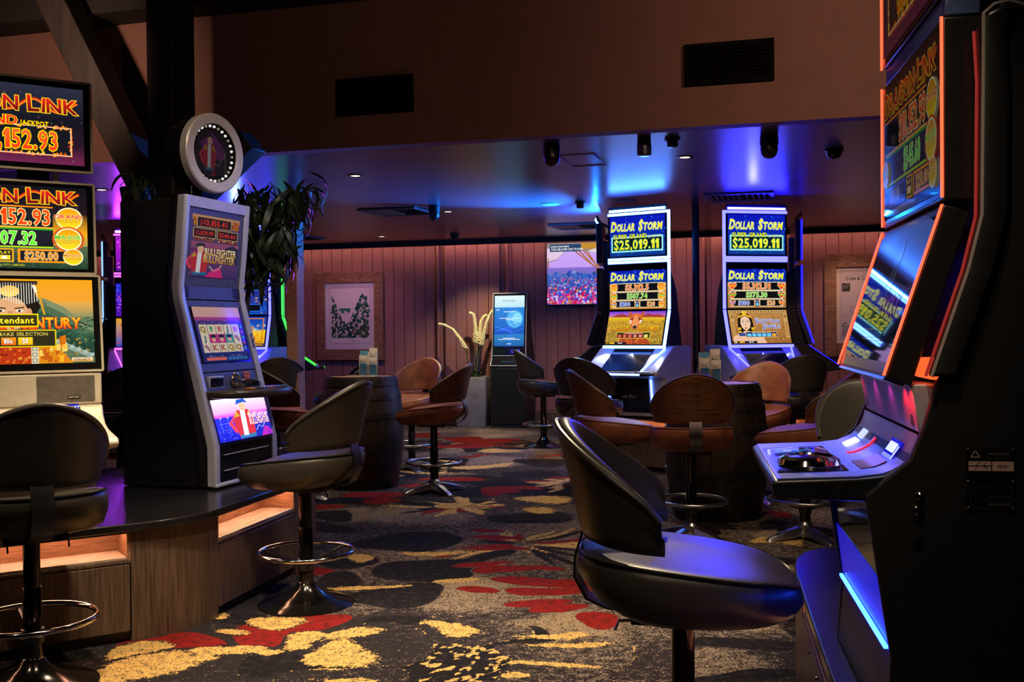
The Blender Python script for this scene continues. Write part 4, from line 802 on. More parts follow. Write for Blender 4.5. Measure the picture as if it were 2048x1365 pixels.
def cv_roo():
    cv = Cv(160, 92); cv.rect(0, 76, 160, 92, hx('#d87ab0'), hx('#6a3ad8')); cv.up()
    cv.poly([(0, 74), (12, 78), (26, 84), (38, 86), (52, 81), (64, 78), (98, 80), (112, 86), (126, 82), (140, 84), (160, 77), (160, 74)], hx('#a83a3c'))
    cv.rect(0, 60, 160, 76, hx('#c89018'), hx('#f0cc20')); cv.rect(0, 0, 160, 60, hx('#a8842a'), hx('#c8982a')); cv.up(); cv.scatter(380, (0, 0, 158, 60), [hx(c) for c in ('#e0b840', '#8a7028', '#c09a38', '#6a6a30', '#d8a830')], 1, 3.4, 2.2)
    cv.up(); cv.poly([(34, 0), (44, 17), (60, 20), (80, 14), (100, 20), (116, 17), (130, 0)], hx('#b84a20')); cv.up(); cv.scatter(60, (46, 0, 118, 15), [hx('#d86028'), hx('#8a2c10'), hx('#e07838')], 2, 5)
    f = hx('#e0702c')
    cv.up(); cv.poly([(56, 92), (60, 92), (70, 80), (64, 74), (58, 80)], hx('#c85820')); cv.poly([(98, 92), (102, 92), (100, 80), (94, 74), (88, 80)], hx('#c85820'))
    cv.up(); cv.poly([(64, 82), (79, 88), (94, 82), (99, 66), (92, 54), (89, 44), (79, 40), (69, 44), (66, 54), (59, 66)], f); cv.up(); cv.poly([(70, 58), (74, 80), (84, 80), (88, 58), (87, 46), (79, 43), (71, 46)], hx('#f09a58'))
    cv.poly([(60, 66), (66, 56), (69, 60), (66, 68)], hx('#f4e0c8')); cv.poly([(98, 66), (92, 56), (89, 60), (92, 68)], hx('#f4e0c8')); cv.up(); cv.poly([(72, 48), (76, 52), (82, 52), (86, 48), (79, 42)], hx('#2a2a34'))
    for sx in (68, 90): cv.ell(sx, 70, 3.4, 2, hx('#2a140c')); cv.line([(sx-5, 74+(sx < 79)*2), (sx+5, 74+(sx > 79)*2)], 1.4, hx('#7a2c0c'))
    cv.otext('AUSSIE', 40, 38, 15, hx('#e88a08'), hx('#7a3a04'), al='c', c2=hx('#ffd420'), wt='b', fit=52); cv.otext('BOOMER', 121, 38, 15, hx('#e88a08'), hx('#7a3a04'), al='c', c2=hx('#ffd420'), wt='b', fit=58)
    cv.up(); cv.rect(30, 16, 126, 34, hx('#e8c040')); cv.up(); cv.rect(31.5, 17.5, 124.5, 32.5, hx('#1c3a1c')); cv.up(); cv.rect(50, 28.5, 106, 32, hx('#c87060')); cv.text('TOUCH SCREEN TO SELECT', 78, 29.3, 1.9, WHT, al='c', wt='b')
    for k, tx in enumerate(('1', '2', '5', '10', '20', '$1')): cv.rect(34+k*15, 18.5, 45+k*15, 27, hx('#d82c1c') if k < 5 else hx('#e8d018')); cv.otext(tx, 39.5+k*15, 20.5, 4.6, WHT, hx('#601008'), al='c', wt='b')
    cv.up(); cv.rect(0, 0, 62, 6, hx('#14141c')); cv.up(); cv.rect(14, 1, 28, 5.4, hx('#f0c020')); cv.text('$0.00', 45, 1.6, 3.4, WHT, al='c', wt='b'); cv.rect(3, 1, 11, 5.4, hx('#a07018'))
    return cv
def cv_egypt():
    cv = Cv(160, 92); cv.rect(0, 0, 160, 92, hx('#a06a30'), hx('#c08a48')); cv.up(); cv.scatter(300, (0, 0, 156, 88), [hx(c) for c in ('#8a5a28', '#c8934e', '#b07a3c', '#d8a460', '#7a4e22')], 1.5, 5, .7)
    cv.up(); cv.rect(0, 84, 160, 92, hx('#d8b070')); cv.up(); [cv.ell(5+k*7, 87.5, 2.2, 3, hx('#8a5c28')) for k in range(23)]
    for x0 in (4, 148): cv.rect(x0, 14, x0+9, 82, hx('#d0a868')); cv.up(); cv.ell(x0+4.5, 74, 3.4, 5, hx('#9a6a34')); cv.rect(x0+1.5, 20, x0+7.5, 60, hx('#b88848'))
    cv.up(); cv.frame(15, 14, 145, 82, .8, hx('#7a4c1e'))
    sk = hx('#f4c8a4'); cv.up(); cv.poly([(20, 36), (22, 66), (28, 80), (40, 86), (54, 80), (61, 66), (64, 36), (54, 30), (30, 30)], hx('#17110f')); cv.up(); cv.poly([(2, 0), (4, 18), (22, 26), (32, 28), (34, 34), (50, 34), (52, 28), (62, 26), (86, 16), (92, 0)], hx('#f0c0a0'))
    cv.up(); cv.poly([(28, 56), (31, 70), (42, 76), (53, 70), (56, 56), (52, 42), (42, 34), (32, 42)], sk); cv.rect(20, 37, 28, 44, hx('#e8c020')); cv.rect(56, 37, 64, 44, hx('#e8c020')); cv.rect(20, 30, 28, 34, hx('#e8c020')); cv.rect(56, 30, 64, 34, hx('#e8c020'))
    cv.up(); cv.poly([(24, 70), (42, 77), (60, 70), (60, 75), (42, 82), (24, 75)], hx('#f0b020')); cv.poly([(37, 78), (36, 88), (42, 91), (48, 88), (47, 78)], hx('#f0c030')); cv.ell(42, 42, 4, 1.5, hx('#c83c34')); cv.poly([(40.6, 56), (43.4, 56), (44.6, 48), (39.4, 48)], hx('#e4b08c'))
    for sx in (35, 49): cv.ell(sx, 58, 4.2, 1.6, hx('#f8f4ee')); cv.line([(sx-5, 58+(sx > 42)*2), (sx, 60.4), (sx+5, 58+(sx < 42)*2)], .9, hx('#241410')); cv.line([(sx-5, 64), (sx+5, 64)], .8, hx('#3a2010'))
    cv.up(); [cv.ell(sx, 58, 1.5, 1.5, hx('#2a4a60')) for sx in (35, 49)]
    cv.otext('EGYPTIAN', 104, 56, 10, hx('#2c48c0'), hx('#f0ecf8'), al='c', fit=66, c2=hx('#6a88e8'), caps=1.35, wt='b'); cv.otext('JEWELS', 112, 41, 10, hx('#2c48c0'), hx('#f0ecf8'), al='c', fit=50, c2=hx('#6a88e8'), caps=1.35, wt='b')
    cv.up(); cv.rect(20, 20, 38, 28, hx('#2a4a98')); cv.up(); cv.rect(38, 16, 124, 32, hx('#e8c060')); cv.up(); cv.rect(39.5, 17.5, 122.5, 30.5, hx('#141c78')); cv.up(); cv.text('TOUCH SCREEN TO MAKE SELECTION', 81, 28, 1.9, hx('#f8e8a0'), al='c', wt='b')
    for k in range(6): cv.rect(42+k*13.4, 18.6, 53+k*13.4, 26.6, hx('#70d0f8') if k < 5 else hx('#f0b020'))
    cv.up(); cv.rect(0, 0, 66, 6, hx('#14141c')); cv.up(); cv.rect(18, 1, 32, 5.4, hx('#f0b020')); cv.text('$0.00', 50, 1.6, 3.4, WHT, al='c', wt='b'); cv.rect(4, 1, 12, 5.4, hx('#d8c890'))
    return cv
def cv_bull_art(cv, x, y, s, bright=False):
    """a bullfighter in a red jacket before an arena, sword and cape"""
    c = (lambda a: tuple(q*1.5 for q in a)) if bright else (lambda a: a)
    cv.up(); cv.poly([(x-12*s, y-30*s), (x+14*s, y-30*s), (x+16*s, y), (x+10*s, y+18*s), (x-10*s, y+18*s), (x-18*s, y)], c(hx('#b82c3c'))); cv.poly([(x-18*s, y+2*s), (x-10*s, y+16*s), (x-26*s, y-2*s), (x-18*s, y-20*s), (x-14*s, y-16*s), (x-20*s, y-2*s)], c(hx('#d83c58')))
    cv.up(); cv.poly([(x-4*s, y+18*s), (x+4*s, y+18*s), (x+2*s, y-26*s), (x-6*s, y-26*s)], c(hx('#d8d4d8'))); cv.poly([(x-10*s, y+18*s), (x-16*s, y+6*s), (x-6*s, y+8*s)], c(hx('#b89030'))); cv.poly([(x+10*s, y+18*s), (x+16*s, y+4*s), (x+6*s, y+8*s)], c(hx('#b89030')))
    cv.poly([(x-12*s, y-30*s), (x+14*s, y-30*s), (x+14*s, y-24*s), (x-12*s, y-24*s)], c(hx('#2a6a98'))); cv.up(); cv.ell(x+1*s, y+24*s, 6*s, 8*s, c(hx('#e8b090'))); cv.up(); cv.poly([(x-9*s, y+28*s), (x-6*s, y+36*s), (x+6*s, y+37*s), (x+11*s, y+29*s), (x+4*s, y+31*s)], c(hx('#20303c' if not bright else '#1c50b0')))
    [cv.ell(x+q*s, y+25*s, .9*s, .6*s, hx('#201010')) for q in (-1.5, 3.5)]; cv.line([(x-1*s, y+19.5*s), (x+3*s, y+19.5*s)], .6*s, hx('#902020'))
def cv_bull_top():
    k = .62; q = lambda c: tuple(a*k for a in hx(c)); cv = Cv(92, 130); cv.rect(0, 0, 92, 130, q('#a06a58'), q('#c08a68'))
    cv.up()
    for x0, y0, x1, y1, t, h in ((10, 106, 74, 125, '$10,155.48', 11.5), (4, 84, 44, 101, '$1,029.99', 8.5), (49, 84, 88, 101, '$240.60', 8.5)):
        cv.up(); cv.rect(x0-1.4, y0-1.4, x1+1.4, y1+1.4, q('#d0a060')); cv.up(); cv.rect(x0, y0, x1, y1, q('#241c28')); cv.text(t, (x0+x1)/2, y0+(y1-y0-h)/2, h, hx('#f03820', .85), al='c', fit=(x1-x0)*.86, wt='b')
    for x0 in (2, 77): cv.rect(x0, 106, x0+6+7*(x0 > 9), 125, q('#b05a28')); cv.up(); cv.scatter(16, (x0, 106, x0+5+6*(x0 > 9), 122), [q('#d8a040'), q('#803018')], 1, 3)
    for x0 in (4, 49): cv.rect(x0, 76, x0+39, 82, q('#8a3c38')); cv.up(); cv.scatter(18, (x0, 76, x0+36, 80), [q('#e0c8a0'), q('#c05048'), q('#302028')], 1, 4)
    cv.up(); cv.rect(0, 0, 92, 74, q('#40306a'), q('#7a4a78')); cv.poly([(0, 74), (92, 74), (92, 60), (46, 56), (0, 62)], q('#c0585c')); cv.up(); cv.rect(0, 52, 92, 58, q('#6a2c60')); cv.poly([(60, 40), (66, 66), (80, 72), (92, 66), (92, 30), (70, 30)], q('#30304c'))
    n0 = len(cv.c); cv_bull_art(cv, 17, 34, 1.); cv.c[n0:] = [tuple(k*q_ for q_ in c_) for c_ in cv.c[n0:]]; cv.up(); cv.poly([(28, 0), (40, 14), (56, 24), (64, 0)], q('#d02c78')); cv.line([(36, 24), (44, 14), (54, 18), (60, 28)], 2, q('#c8b8a0'))
    cv.otext('BULLFIGHTER', 57, 47, 14, q('#f0c060'), q('#5a3010'), al='c', fit=62, wt='b', c2=q('#fff0c0')); cv.otext('BULLFIGHTER', 55, 31, 15, q('#d8902c'), q('#5a3010'), al='c', fit=62, wt='b', c2=q('#f8d890'))
    return cv
def cv_bull_reels():
    k = .62; q = lambda c: tuple(a*k for a in hx(c)); cv = Cv(110, 130); cv.rect(0, 106, 110, 130, q('#d8a0a0'), q('#d8a898')); cv.rect(0, 96, 110, 106, q('#6a3a8a'), q('#c04a80')); cv.rect(0, 0, 110, 96, q('#24307a'), q('#4a3a7c')); cv.up(); cv.scatter(60, (0, 88, 108, 98), [q('#7a5aa8'), q('#40286a'), q('#a080c0')], 1, 3)
    G = [['Q', '9', '10', 'J', '10'], ['J', 'F', 'F', 'f', 'b'], ['b', 'K', 'K', 'Q', 'Q']]; cv.up(); CC = {'Q': '#c09a40', '9': '#48b078', '10': '#d86a70', 'J': '#2a88a0', 'K': '#c86a4a'}
    for c in range(5):
        x = 6+c*18.6; cv.rect(x, 22, x+17.6, 88, q('#e8d8b8'))
        for r in range(3):
            y = 66-r*22; s = G[r][c]
            if s in CC: cv.otext(s, x+8.8, y+5, 12, q(CC[s]), q('#806040'), al='c', sx=.9 if len(s) < 2 else .6, wt='b')
            elif s in 'Ff':
                cv.up(); cv.rect(x, y, x+17.6, y+21.4, q('#c83078' if s == 'F' else '#40a090')); cv.up(); cv.ell(x+8.8, y+9, 4.4, 6, q('#e8b898')); cv.up(); cv.ell(x+8.8, y+16, 6.4, 4, q('#1c2438')); [cv.ell(x+8.8+e, y+10, .8, .6, q('#201818')) for e in (-1.8, 1.8)]
            else: cv.up(); cv.poly([(x+2, y+17), (x+8, y+19), (x+13, y+12), (x+15, y+4), (x+11, y+2), (x+8, y+8), (x+3, y+12)], q('#b07a8a')); cv.line([(x+3, y+14), (x+12, y+4)], 1, q('#6a3a50'))
            cv.l -= 0
    cv.up(); cv.rect(0, 0, 110, 18, q('#1c2c6a')); cv.up(); cv.rect(6, 3, 52, 10, q('#e06a60')); cv.scatter(16, (10, 12, 46, 13), [q('#d0c8e0')], .6, 1.6); cv.scatter(16, (60, 12, 100, 13), [q('#d0c8e0')], .6, 1.6)
    for i in range(5): cv.rect(56+i*9.6, 3, 64+i*9.6, 10, q('#3a70b8'))
    for i in range(5): cv.ell(104, 82-i*13, 3, 3.4, q(('#40a880', '#c04a90')[i % 2]))
    return cv
def cv_bull_belly():
    cv = Cv(120, 96); cv.rect(0, 62, 120, 96, hx('#ff9cf0', 1.3), hx('#f4dcff', 1.3)); cv.rect(0, 54, 120, 62, hx('#e030e0', 1.2), hx('#ff8cf0', 1.2)); cv.rect(0, 0, 120, 54, hx('#1a22d8'), hx('#3038ff')); cv.up(); cv.scatter(70, (0, 0, 60, 34), [hx('#2830c0'), hx('#3a48f0'), hx('#5860e0')], 1, 4)
    [cv.line([(12+i*16, 20), (10+i*16, 56)], .7, hx('#8a98ff')) for i in range(4)]; cv.line([(6, 40), (60, 40)], 1.2, hx('#7080ff')); cv.line([(10, 26), (56, 26)], .8, hx('#7080ff')); [cv.ell(12+i*16, 53, 1.6, 2, hx('#d0c8ff')) for i in range(4)]
    cv.up(); cv.poly([(70, 0), (86, 30), (104, 40), (120, 60), (120, 0)], hx('#2430c8')); cv.poly([(94, 0), (104, 22), (112, 20), (120, 8), (120, 0)], hx('#e828b8')); cv.line([(84, 14), (92, 26), (100, 20), (110, 34)], 1.6, hx('#d8e0ff'))
    cv_bull_art(cv, 62, 42, 1.35, True)
    cv.otext('Bullfighter', 96, 46, 12, hx('#ffe8f8', 1.2), hx('#c02c90'), al='c', fit=46, wt='b'); cv.otext('BULLFIGHTER', 95, 30, 14, hx('#ffd8d0', 1.2), hx('#a83060'), al='c', fit=46, wt='b')
    return cv
def cv_bull_wheel():
    k = .10; q = lambda c: tuple(a*k for a in hx(c)); cv = Cv(100, 100); cv.ell(50, 50, 49, 49, q('#241830'), n=40); cv.up(); cv.poly([(18, 70), (50, 92), (86, 60), (82, 40), (30, 40)], q('#8a3c90')); n0 = len(cv.c); cv_bull_art(cv, 42, 48, 1.1); cv.c[n0:] = [tuple(.14*q_ for q_ in c_) for c_ in cv.c[n0:]]
    cv.up(); cv.poly([(50, 10), (60, 34), (84, 44), (88, 20), (70, 6)], q('#20243c')); cv.line([(54, 30), (66, 26), (76, 44)], 2, q('#c8a888')); cv.line([(84, 56), (84, 12)], 1.6, q('#d0b890')); cv.poly([(44, 4), (52, 26), (60, 6)], q('#b02c40'))
    return cv
def cv_farm():
    cv = Cv(160, 92); cv.rect(0, 50, 160, 92, hx('#1c60c8'), hx('#1030a0')); cv.rect(0, 0, 160, 50, hx('#e0a010'), hx('#f8c828')); cv.up(); cv.scatter(140, (0, 10, 156, 66), [hx(c) for c in ('#ffd830', '#f0a818', '#e88010', '#fff0a0', '#60b8e8')], 2, 9, .7)
    for x, y in ((60, 54), (84, 60), (104, 52), (72, 44), (96, 44)): cv.up(); cv.ell(x, y, 6, 6, hx('#e83020')); cv.ell(x+2, y+2, 2, 2, hx('#ff9080'))
    cv.up(); cv.scatter(26, (38, 30, 112, 40), [hx('#f8f8ff'), hx('#a0e0f8'), hx('#2090c8')], 3, 8); cv.up(); cv.frame(20, 14, 150, 84, 3, hx('#d88010'))
    for i in range(4): cv.rect(34+i*26, 16, 54+i*26, 28, hx(('#5040b0', '#4058c0', '#e8b010', '#c83020')[i])); cv.up(); cv.ell(44+i*26, 22, 6, 4, hx('#fff0c0')); 
    cv.up(); cv.rect(0, 0, 160, 8, hx('#101860')); cv.up(); cv.scatter(60, (60, 0, 156, 6), [hx('#c89018'), hx('#805008')], 2, 5); cv.text('$1.00', 40, 2, 4.5, WHT, al='c', wt='b')
    return cv
def cv_jack(c0, c1, hue, seed, words=()):
    r = random.Random(seed); cv = Cv(160, 92); cv.rect(0, 0, 160, 92, hx(c0), hx(c1)); cv.up(); cv.scatter(160, (0, 0, 155, 88), [hx(c) for c in hue], 2, 8, .6, r)
    for y, t in words: cv.up(); cv.rect(18, y-2, 142, y+18, hx(hue[0])); cv.up(); cv.rect(20, y, 140, y+16, hx('#0c0c18')); cv.otext(t, 80, y+3, 10, hx(hue[1]), hx(hue[2]), al='c', wt='b')
    return cv
# ================================================================ MACHINES   (local: x across, -y towards the player, z up from the floor)
def bar(mb, a, b, n, w_, th, mi=0):
    a = Vector(a); b = Vector(b); n = Vector(n).normalized(); s_ = (b-a).cross(n).normalized()*(w_/2)
    return mb.add([tuple(p) for p in (a-s_, a+s_, a+s_+n*th, a-s_+n*th, b-s_, b+s_, b+s_+n*th, b-s_+n*th)], [(0, 1, 2, 3), (7, 6, 5, 4), (0, 4, 5, 1), (1, 5, 6, 2), (2, 6, 7, 3), (3, 7, 4, 0)], mi)
def bars(par, nm, m_, segs, w_, th):
    for a, b, n in segs: bar(MB(), a, b, n, w_, th).build(nm, m_, par)
def lamp(t, p, to, watts, col, ang=120):  # tiny unseen spot added under a screen to light deck and chin
    l = bpy.data.lights.new('hidden_spot', 'SPOT'); l.energy = watts; l.color = col; l.spot_size = radians(ang); l.spot_blend = .9; l.shadow_soft_size = .004
    o = bpy.data.objects.new('hidden_spot', l); C.objects.link(o); o.parent = t; o.location = p; o.rotation_euler = (Vector(to)-Vector(p)).to_track_quat('-Z', 'Y').to_euler(); return o
def monitor(t, name, w_, p0, p1, dep=.06, hm='black_plastic', pic=None, inset=(.012, .012, .012), neon='', nm='neon_white', nw=.022, k=1., bev=.006, edge=None):
    """p0, p1: (y, z) of the lower and upper front edge; inset: side, bottom, top margins of the picture"""
    y0, z0 = p0; y1, z1 = p1; d = Vector((0, y1-y0, z1-z0)); L = d.length; d /= L; n = Vector((1, 0, 0)).cross(d)
    q = [(y0, z0), (y1, z1), (y1-n.y*dep, z1-n.z*dep), (y0-n.y*dep, z0-n.z*dep)]
    o = MB().prism(q, -w_/2, w_/2).build(name, hm, t, bev)
    def pt(x, s, off=.0005): v = Vector((x, y0, z0))+d*s+n*off; return v
    if edge:    # thin bright edge all round
        m_ = MB(); e = .006
        for a, b in (((-w_/2, 0), (w_/2, 0)), ((-w_/2, L), (w_/2, L)), ((-w_/2, 0), (-w_/2, L)), ((w_/2, 0), (w_/2, L))): bar(m_, pt(*a, -.004), pt(*b, -.004), n, .009, .008)
        m_.build('edge_trim', edge, o)
    g = MB(); si, sb, st_ = inset
    g.add([tuple(pt(x, s, .0012)) for x, s in ((-w_/2+.008, .008), (w_/2-.008, .008), (w_/2-.008, L-.008), (-w_/2+.008, L-.008))], [(0, 1, 2, 3)]); g.build('screen_glass', 'black_gloss', o)
    if pic:
        c = pt(0, sb+(L-sb-st_)/2, .0022); pic.build('screen_picture', o, c, w_-2*si, (1, 0, 0), d, k=k, hm=L-sb-st_)
    if neon:
        e = nw/2; sg = []
        if 'L' in neon: sg.append((pt(-w_/2-e, -nw*('B' in neon), -.012), pt(-w_/2-e, L+nw*('T' in neon), -.012), n))
        if 'R' in neon: sg.append((pt(w_/2+e, -nw*('B' in neon), -.012), pt(w_/2+e, L+nw*('T' in neon), -.012), n))
        if 'T' in neon: sg.append((pt(-w_/2, L+e, -.012), pt(w_/2, L+e, -.012), n))
        if 'B' in neon: sg.append((pt(-w_/2, -e, -.012), pt(w_/2, -e, -.012), n))
        bars(o, 'neon_light', nm, sg, nw, .016)
    return o
def logo(par, o, wm, ux=(1, 0, 0), uy=(0, 0, 1), col='#b8b8b8', m='printed', k=1.):
    cv = Cv(60, 14); c = tuple(a*k for a in hx(col)); cv.text('ARIST', 2, 2, 6, c, sx=.8, wt='n'); cv.text('CRAT', 35, 2, 6, c, sx=.8, wt='n'); cv.ell(30.6, 5, 4.4, 4.4, c); cv.up(); cv.ell(30.6, 5, 3.5, 3.5, hx('#050505')); cv.up(); cv.poly([(30, 9), (29, 12), (31, 14), (33, 12), (31.4, 9)], c)
    return cv.build('maker_logo', par, o, wm, ux, uy, m=m)
def neon_machine(name, label, x, y, a, pics, sides, nm, deck_led, z=0., top_nm=None, g=None, body='silver_blue', dim=1., nw=.02, deck_col=None, deck_w=2.5):
    t = thing(name, label, 'slot machine', (x, y, z), a, g or 'curved machines with light-framed screens')
    tm, mm, nn_ = pics
    monitor(t, 'topper', .60, (0, 1.915), (0, 2.30), .06, 'black_plastic', tm, (.022, .016, .012), ''.join(c for c in sides if c != 'X'), nm, nw, k=dim)
    monitor(t, 'upper_screen', .60, (0, 1.445), (0, 1.865), .06, 'black_plastic', mm, (.016, .008, .065), ''.join(c for c in sides if c in 'LRT'), nm, nw, k=dim)
    monitor(t, 'main_screen', .60, (-.105, 1.125), (0, 1.437), .06, 'black_plastic', nn_, (.016, .012, .006), ''.join(c for c in sides if c in 'LRB'), nm, nw, k=dim)
    if top_nm: MB().prism([(-.014, 2.332), (-.004, 2.332), (-.002, 2.352), (-.006, 2.352)], -.28, .28).build('top_light', top_nm, t)
    MB().box(-.29, .0, 2.331, .29, .012, 2.38).build('light_baffle', 'black_satin', t)  # lip added to keep the top light off the ceiling behind
    MB().box(-.05, .0605, 1.80, .05, .10, 2.15).build('topper_bracket', 'dark_grey', t, .004); MB().box(-.16, .058, 1.87, .16, .0605, 1.91).build('bracket_plate', 'dark_grey', t)
    MB().prism([(.058, 1.84), (.13, 1.80), (.24, 1.62), (.30, 1.35), (.34, 1.1), (-.04, 1.1), (.045, 1.42)], -.27, .27).build('rear_housing', 'black_satin', t, .01)
    MB().prism([(-.05, 1.10), (-.335, .905), (-.335, .87), (-.17, .845), (-.13, .503), (.34, .503), (.34, 1.12), (.0, 1.12)], -.36, .36).build('cabinet', body, t, .008)
    MB().prism([(-.062, 1.101), (-.332, .915), (-.33, .907), (-.06, 1.093)], -.20, .20).build('deck_glass', 'black_gloss', t)
    bd = MB().box(-.33, -.43, .872, .33, -.325, .898).build('button_deck', 'black_plastic', t, .008, segs=3)
    MB().box(-.28, -.432, .876, .24, -.4285, .892).build('deck_front_light', nm, bd)
    for x_ in (-.20, -.08, .04): MB().box(x_, -.41, .8985, x_+.1, -.35, .902).build('button', 'chrome', bd, .002)
    MB().box(.17, -.40, .8985, .30, -.345, .906).build('note_slot', 'black_gloss', bd); MB().box(.18, -.36, .9063, .29, -.35, .908).build('slot_light', 'glow_white', bd); MB().box(-.31, -.37, .8985, -.22, -.355, .904).build('card_light', 'glow_blue', bd)
    bars(t, 'deck_edge_light', nm, [((sx*.30, -.06, 1.094), (sx*.205, -.335, .906), (0, -.58, .82)) for sx in (-1, 1) if ('L' if sx < 0 else 'R') in deck_led], .012, .010)
    bp = MB().prism([(-.172, .84), (-.136, .535), (-.13, .535), (-.166, .84)], -.19, .19).build('belly_panel', 'black_gloss', t)
    logo(bp, (0, -.158, .68), .16, (1, 0, 0), (0, -.118, .99), '#d8e8f0', 'printed')
    if deck_led:
        bars(t, 'belly_edge_light', nm, [((sx*.215, -.170, .83), (sx*.215, -.138, .57), (0, -1, -.1)) for sx in (-1, 1)], .012, .01)
    if deck_col:
        for sx in (-1, 0, 1): lamp(t, (sx*.24, -.13, 1.075), (sx*.27, -.25, .92), deck_w, deck_col)  # spots added to lighten deck and cabinet
    cv = Cv(40, 40); cv.rect(2, 24, 38, 32, hx('#c0c0c8')); cv.rect(2, 4, 38, 20, hx('#303034')); cv.up(); cv.scatter(20, (4, 5, 34, 18), [hx('#a0a0a8')], 1, 4)
    cv.build('rating_plate', t, (-.3605, .05, .98), .09, (0, -1, 0), (0, 0, 1), m='printed')
    return t
stp = cv_storm_top
neon_machine('slot_machine', 'left blue-white machine with kangaroo on its main screen and white light frame', 1.13, 9.33, radians(-35),
             (stp(), cv_storm_mid('$5,312.5', '$507.74', '$100', '$20', ('#c8862a', '#e0a848'), 'disc'), cv_roo()), 'RTB', 'neon_white', 'R', top_nm='up_white', nw=.022, deck_col=(.62, .72, 1), deck_w=8.)
neon_machine('slot_machine', 'right blue machine with Egyptian queen on its main screen', 2.20, 9.33, radians(13),
             (stp(), cv_storm_mid('$5,312.51', '$575.30', '$100', '$20', ('#a87440', '#c89458'), 'heart'), cv_egypt()), 'LTB', 'neon_violet', 'LR', top_nm='up_blue', nw=.024, deck_col=(.03, .04, 1), deck_w=2.5)
neon_machine('slot_machine', 'dark machine seen edge-on left of the kangaroo machine, facing the kiosk', .87, 10.4, radians(-98), (cv_jack('#0a3c9c', '#1050d0', ('#1a70e0', '#60d0ff', '#1030a0'), 3),)*3, '', 'neon_ice', '', top_nm='up_cyan', body='black_plastic')
neon_machine('slot_machine', 'machine seen edge-on with blue light lines, right of the Egyptian machine', 2.82, 10.2, radians(80), (cv_jack('#0a2c9c', '#1040d0', ('#1a50e0', '#60b0ff', '#1020a0'), 4),)*3, 'LR', 'neon_blue', 'L', top_nm=None, body='black_plastic')
W2 = ((66, '$571.75'), (10, '$7.50'))
neon_machine('slot_machine', 'bright yellow and blue machine behind the hanging plant', -2.74, 10.5, radians(-8), (cv_jack('#3018c0', '#180a90', ('#4030e0', '#8a70ff', '#f0c0ff'), 5), cv_jack('#1048b8', '#301070', ('#2a70e0', '#f0b020', '#5a2008'), 6, W2), cv_farm()), 'LRTB', 'neon_violet', 'R', top_nm='up_lilac', deck_col=(.03, .03, 1))
neon_machine('slot_machine', 'machine seen edge-on with green light lines, left of the brown column', -2.48, 11.3, radians(101), (cv_jack('#0a6c3c', '#10a050', ('#1ae070', '#60ffb0', '#10a060'), 7),)*3, 'LR', 'neon_green', 'LR', top_nm='up_green', body='black_plastic')
neon_machine('slot_machine', 'purple machine glimpsed in the gap right of the gold screens', -3.88, 11.0, radians(18), (cv_jack('#7010a0', '#c020e0', ('#e040ff', '#ff90ff', '#501080'), 8), cv_jack('#5010a0', '#2020c0', ('#c040ff', '#4060ff', '#f060d0'), 9), cv_jack('#1040b0', '#e0a010', ('#e03020', '#f0c020', '#2080e0'), 10)), 'TB', 'neon_purple', 'L', top_nm='up_violet')
neon_machine('slot_machine', 'machine seen edge-on with pale blue light lines, beside the gold-screen machine', -4.66, 11.9, radians(-72), (cv_jack('#0a2c6c', '#1050a0', ('#1a50a0', '#60b0e0', '#102060'), 11),)*3, 'LR', 'neon_ice', '', body='black_plastic')

# ---- silver machine with three gold screens, at the left edge
aA = radians(33); dA = Vector((cos(aA), sin(aA)))
rx, ry = -1.738, 4.40; cA = Vector((rx, ry))-dA*.375
t = thing('slot_machine', 'warm silver machine with three gold and red screens at the left edge', 'slot machine', (cA.x, cA.y, 0), aA)
Y0 = .06
monitor(t, 'topper', .72, (Y0, 1.975), (Y0+.015, 2.355), .05, 'black_plastic', cv_dragon_top(), (.030, .026, .03), k=1.05, edge='warm_silver')
monitor(t, 'upper_screen', .735, (Y0-.005, 1.545), (Y0+.01, 1.925), .05, 'black_plastic', cv_dragon_mid(), (.030, .018, .02), k=1.1, edge='warm_silver')
monitor(t, 'main_screen', .76, (0, 1.135), (Y0-.01, 1.535), .05, 'black_plastic', cv_wall_scene(), (.030, .034, .018), k=1.1, edge='warm_silver'); ms = t.children[-1]
logo(ms, (-.06, -.001, 1.152), .05, (1, 0, 0), (0, .05, .4), '#b0a890')
[MB().box(x_, Y0+.05, 1.9, x_+.12, Y0+.09, 2.02).build('topper_bracket', 'black_satin', t) for x_ in (.08, -.2)]; MB().box(.21, Y0+.04, 1.9, .235, Y0+.07, 2.02).build('bracket_rail', 'warm_silver', t)
MB().prism([(Y0+.06, 1.90), (.36, 1.85), (.42, 1.3), (.42, .503), (.02, .503), (.0, .80), (.03, 1.10), (Y0+.05, 1.5)], -.35, .35).build('cabinet', 'warm_silver', t, .01)
MB().prism([(.0, 1.128), (.035, 1.128), (.035, .985), (-.01, .995)], -.375, .375).build('chin_panel', 'warm_silver', t, .008)
MB().prism([(-.004, 1.115), (-.0035, 1.115), (-.0125, 1.01), (-.013, 1.01)], .12, .345).build('speaker_grille', 'dark_silver', t)
cv = Cv(20, 5); cv.rect(0, 0, 20, 5, hx('#201c14')); cv.up(); cv.text('ARISTOCRAT', 10, 1.4, 2.2, hx('#d8d0b0'), al='c', wt='b', sx=.8); cv.build('badge', t, (.262, -.0137, 1.027), .05, (1, 0, 0), (0, .09, 1), m='printed')
dk = [(-.012, .992), (-.03, .95), (-.07, .915), (-.14, .895), (-.30, .875), (-.315, .855), (-.30, .835), (-.05, .80), (.03, .80), (.03, .992)]
db = MB().prism(dk, -.375, .375).build('button_deck', 'warm_silver', t, .008)
MB().prism([(-.0165, .985), (-.042, .942), (-.04, .94), (-.013, .983)], .105, .285).build('note_slot_surround', 'black_gloss', db)
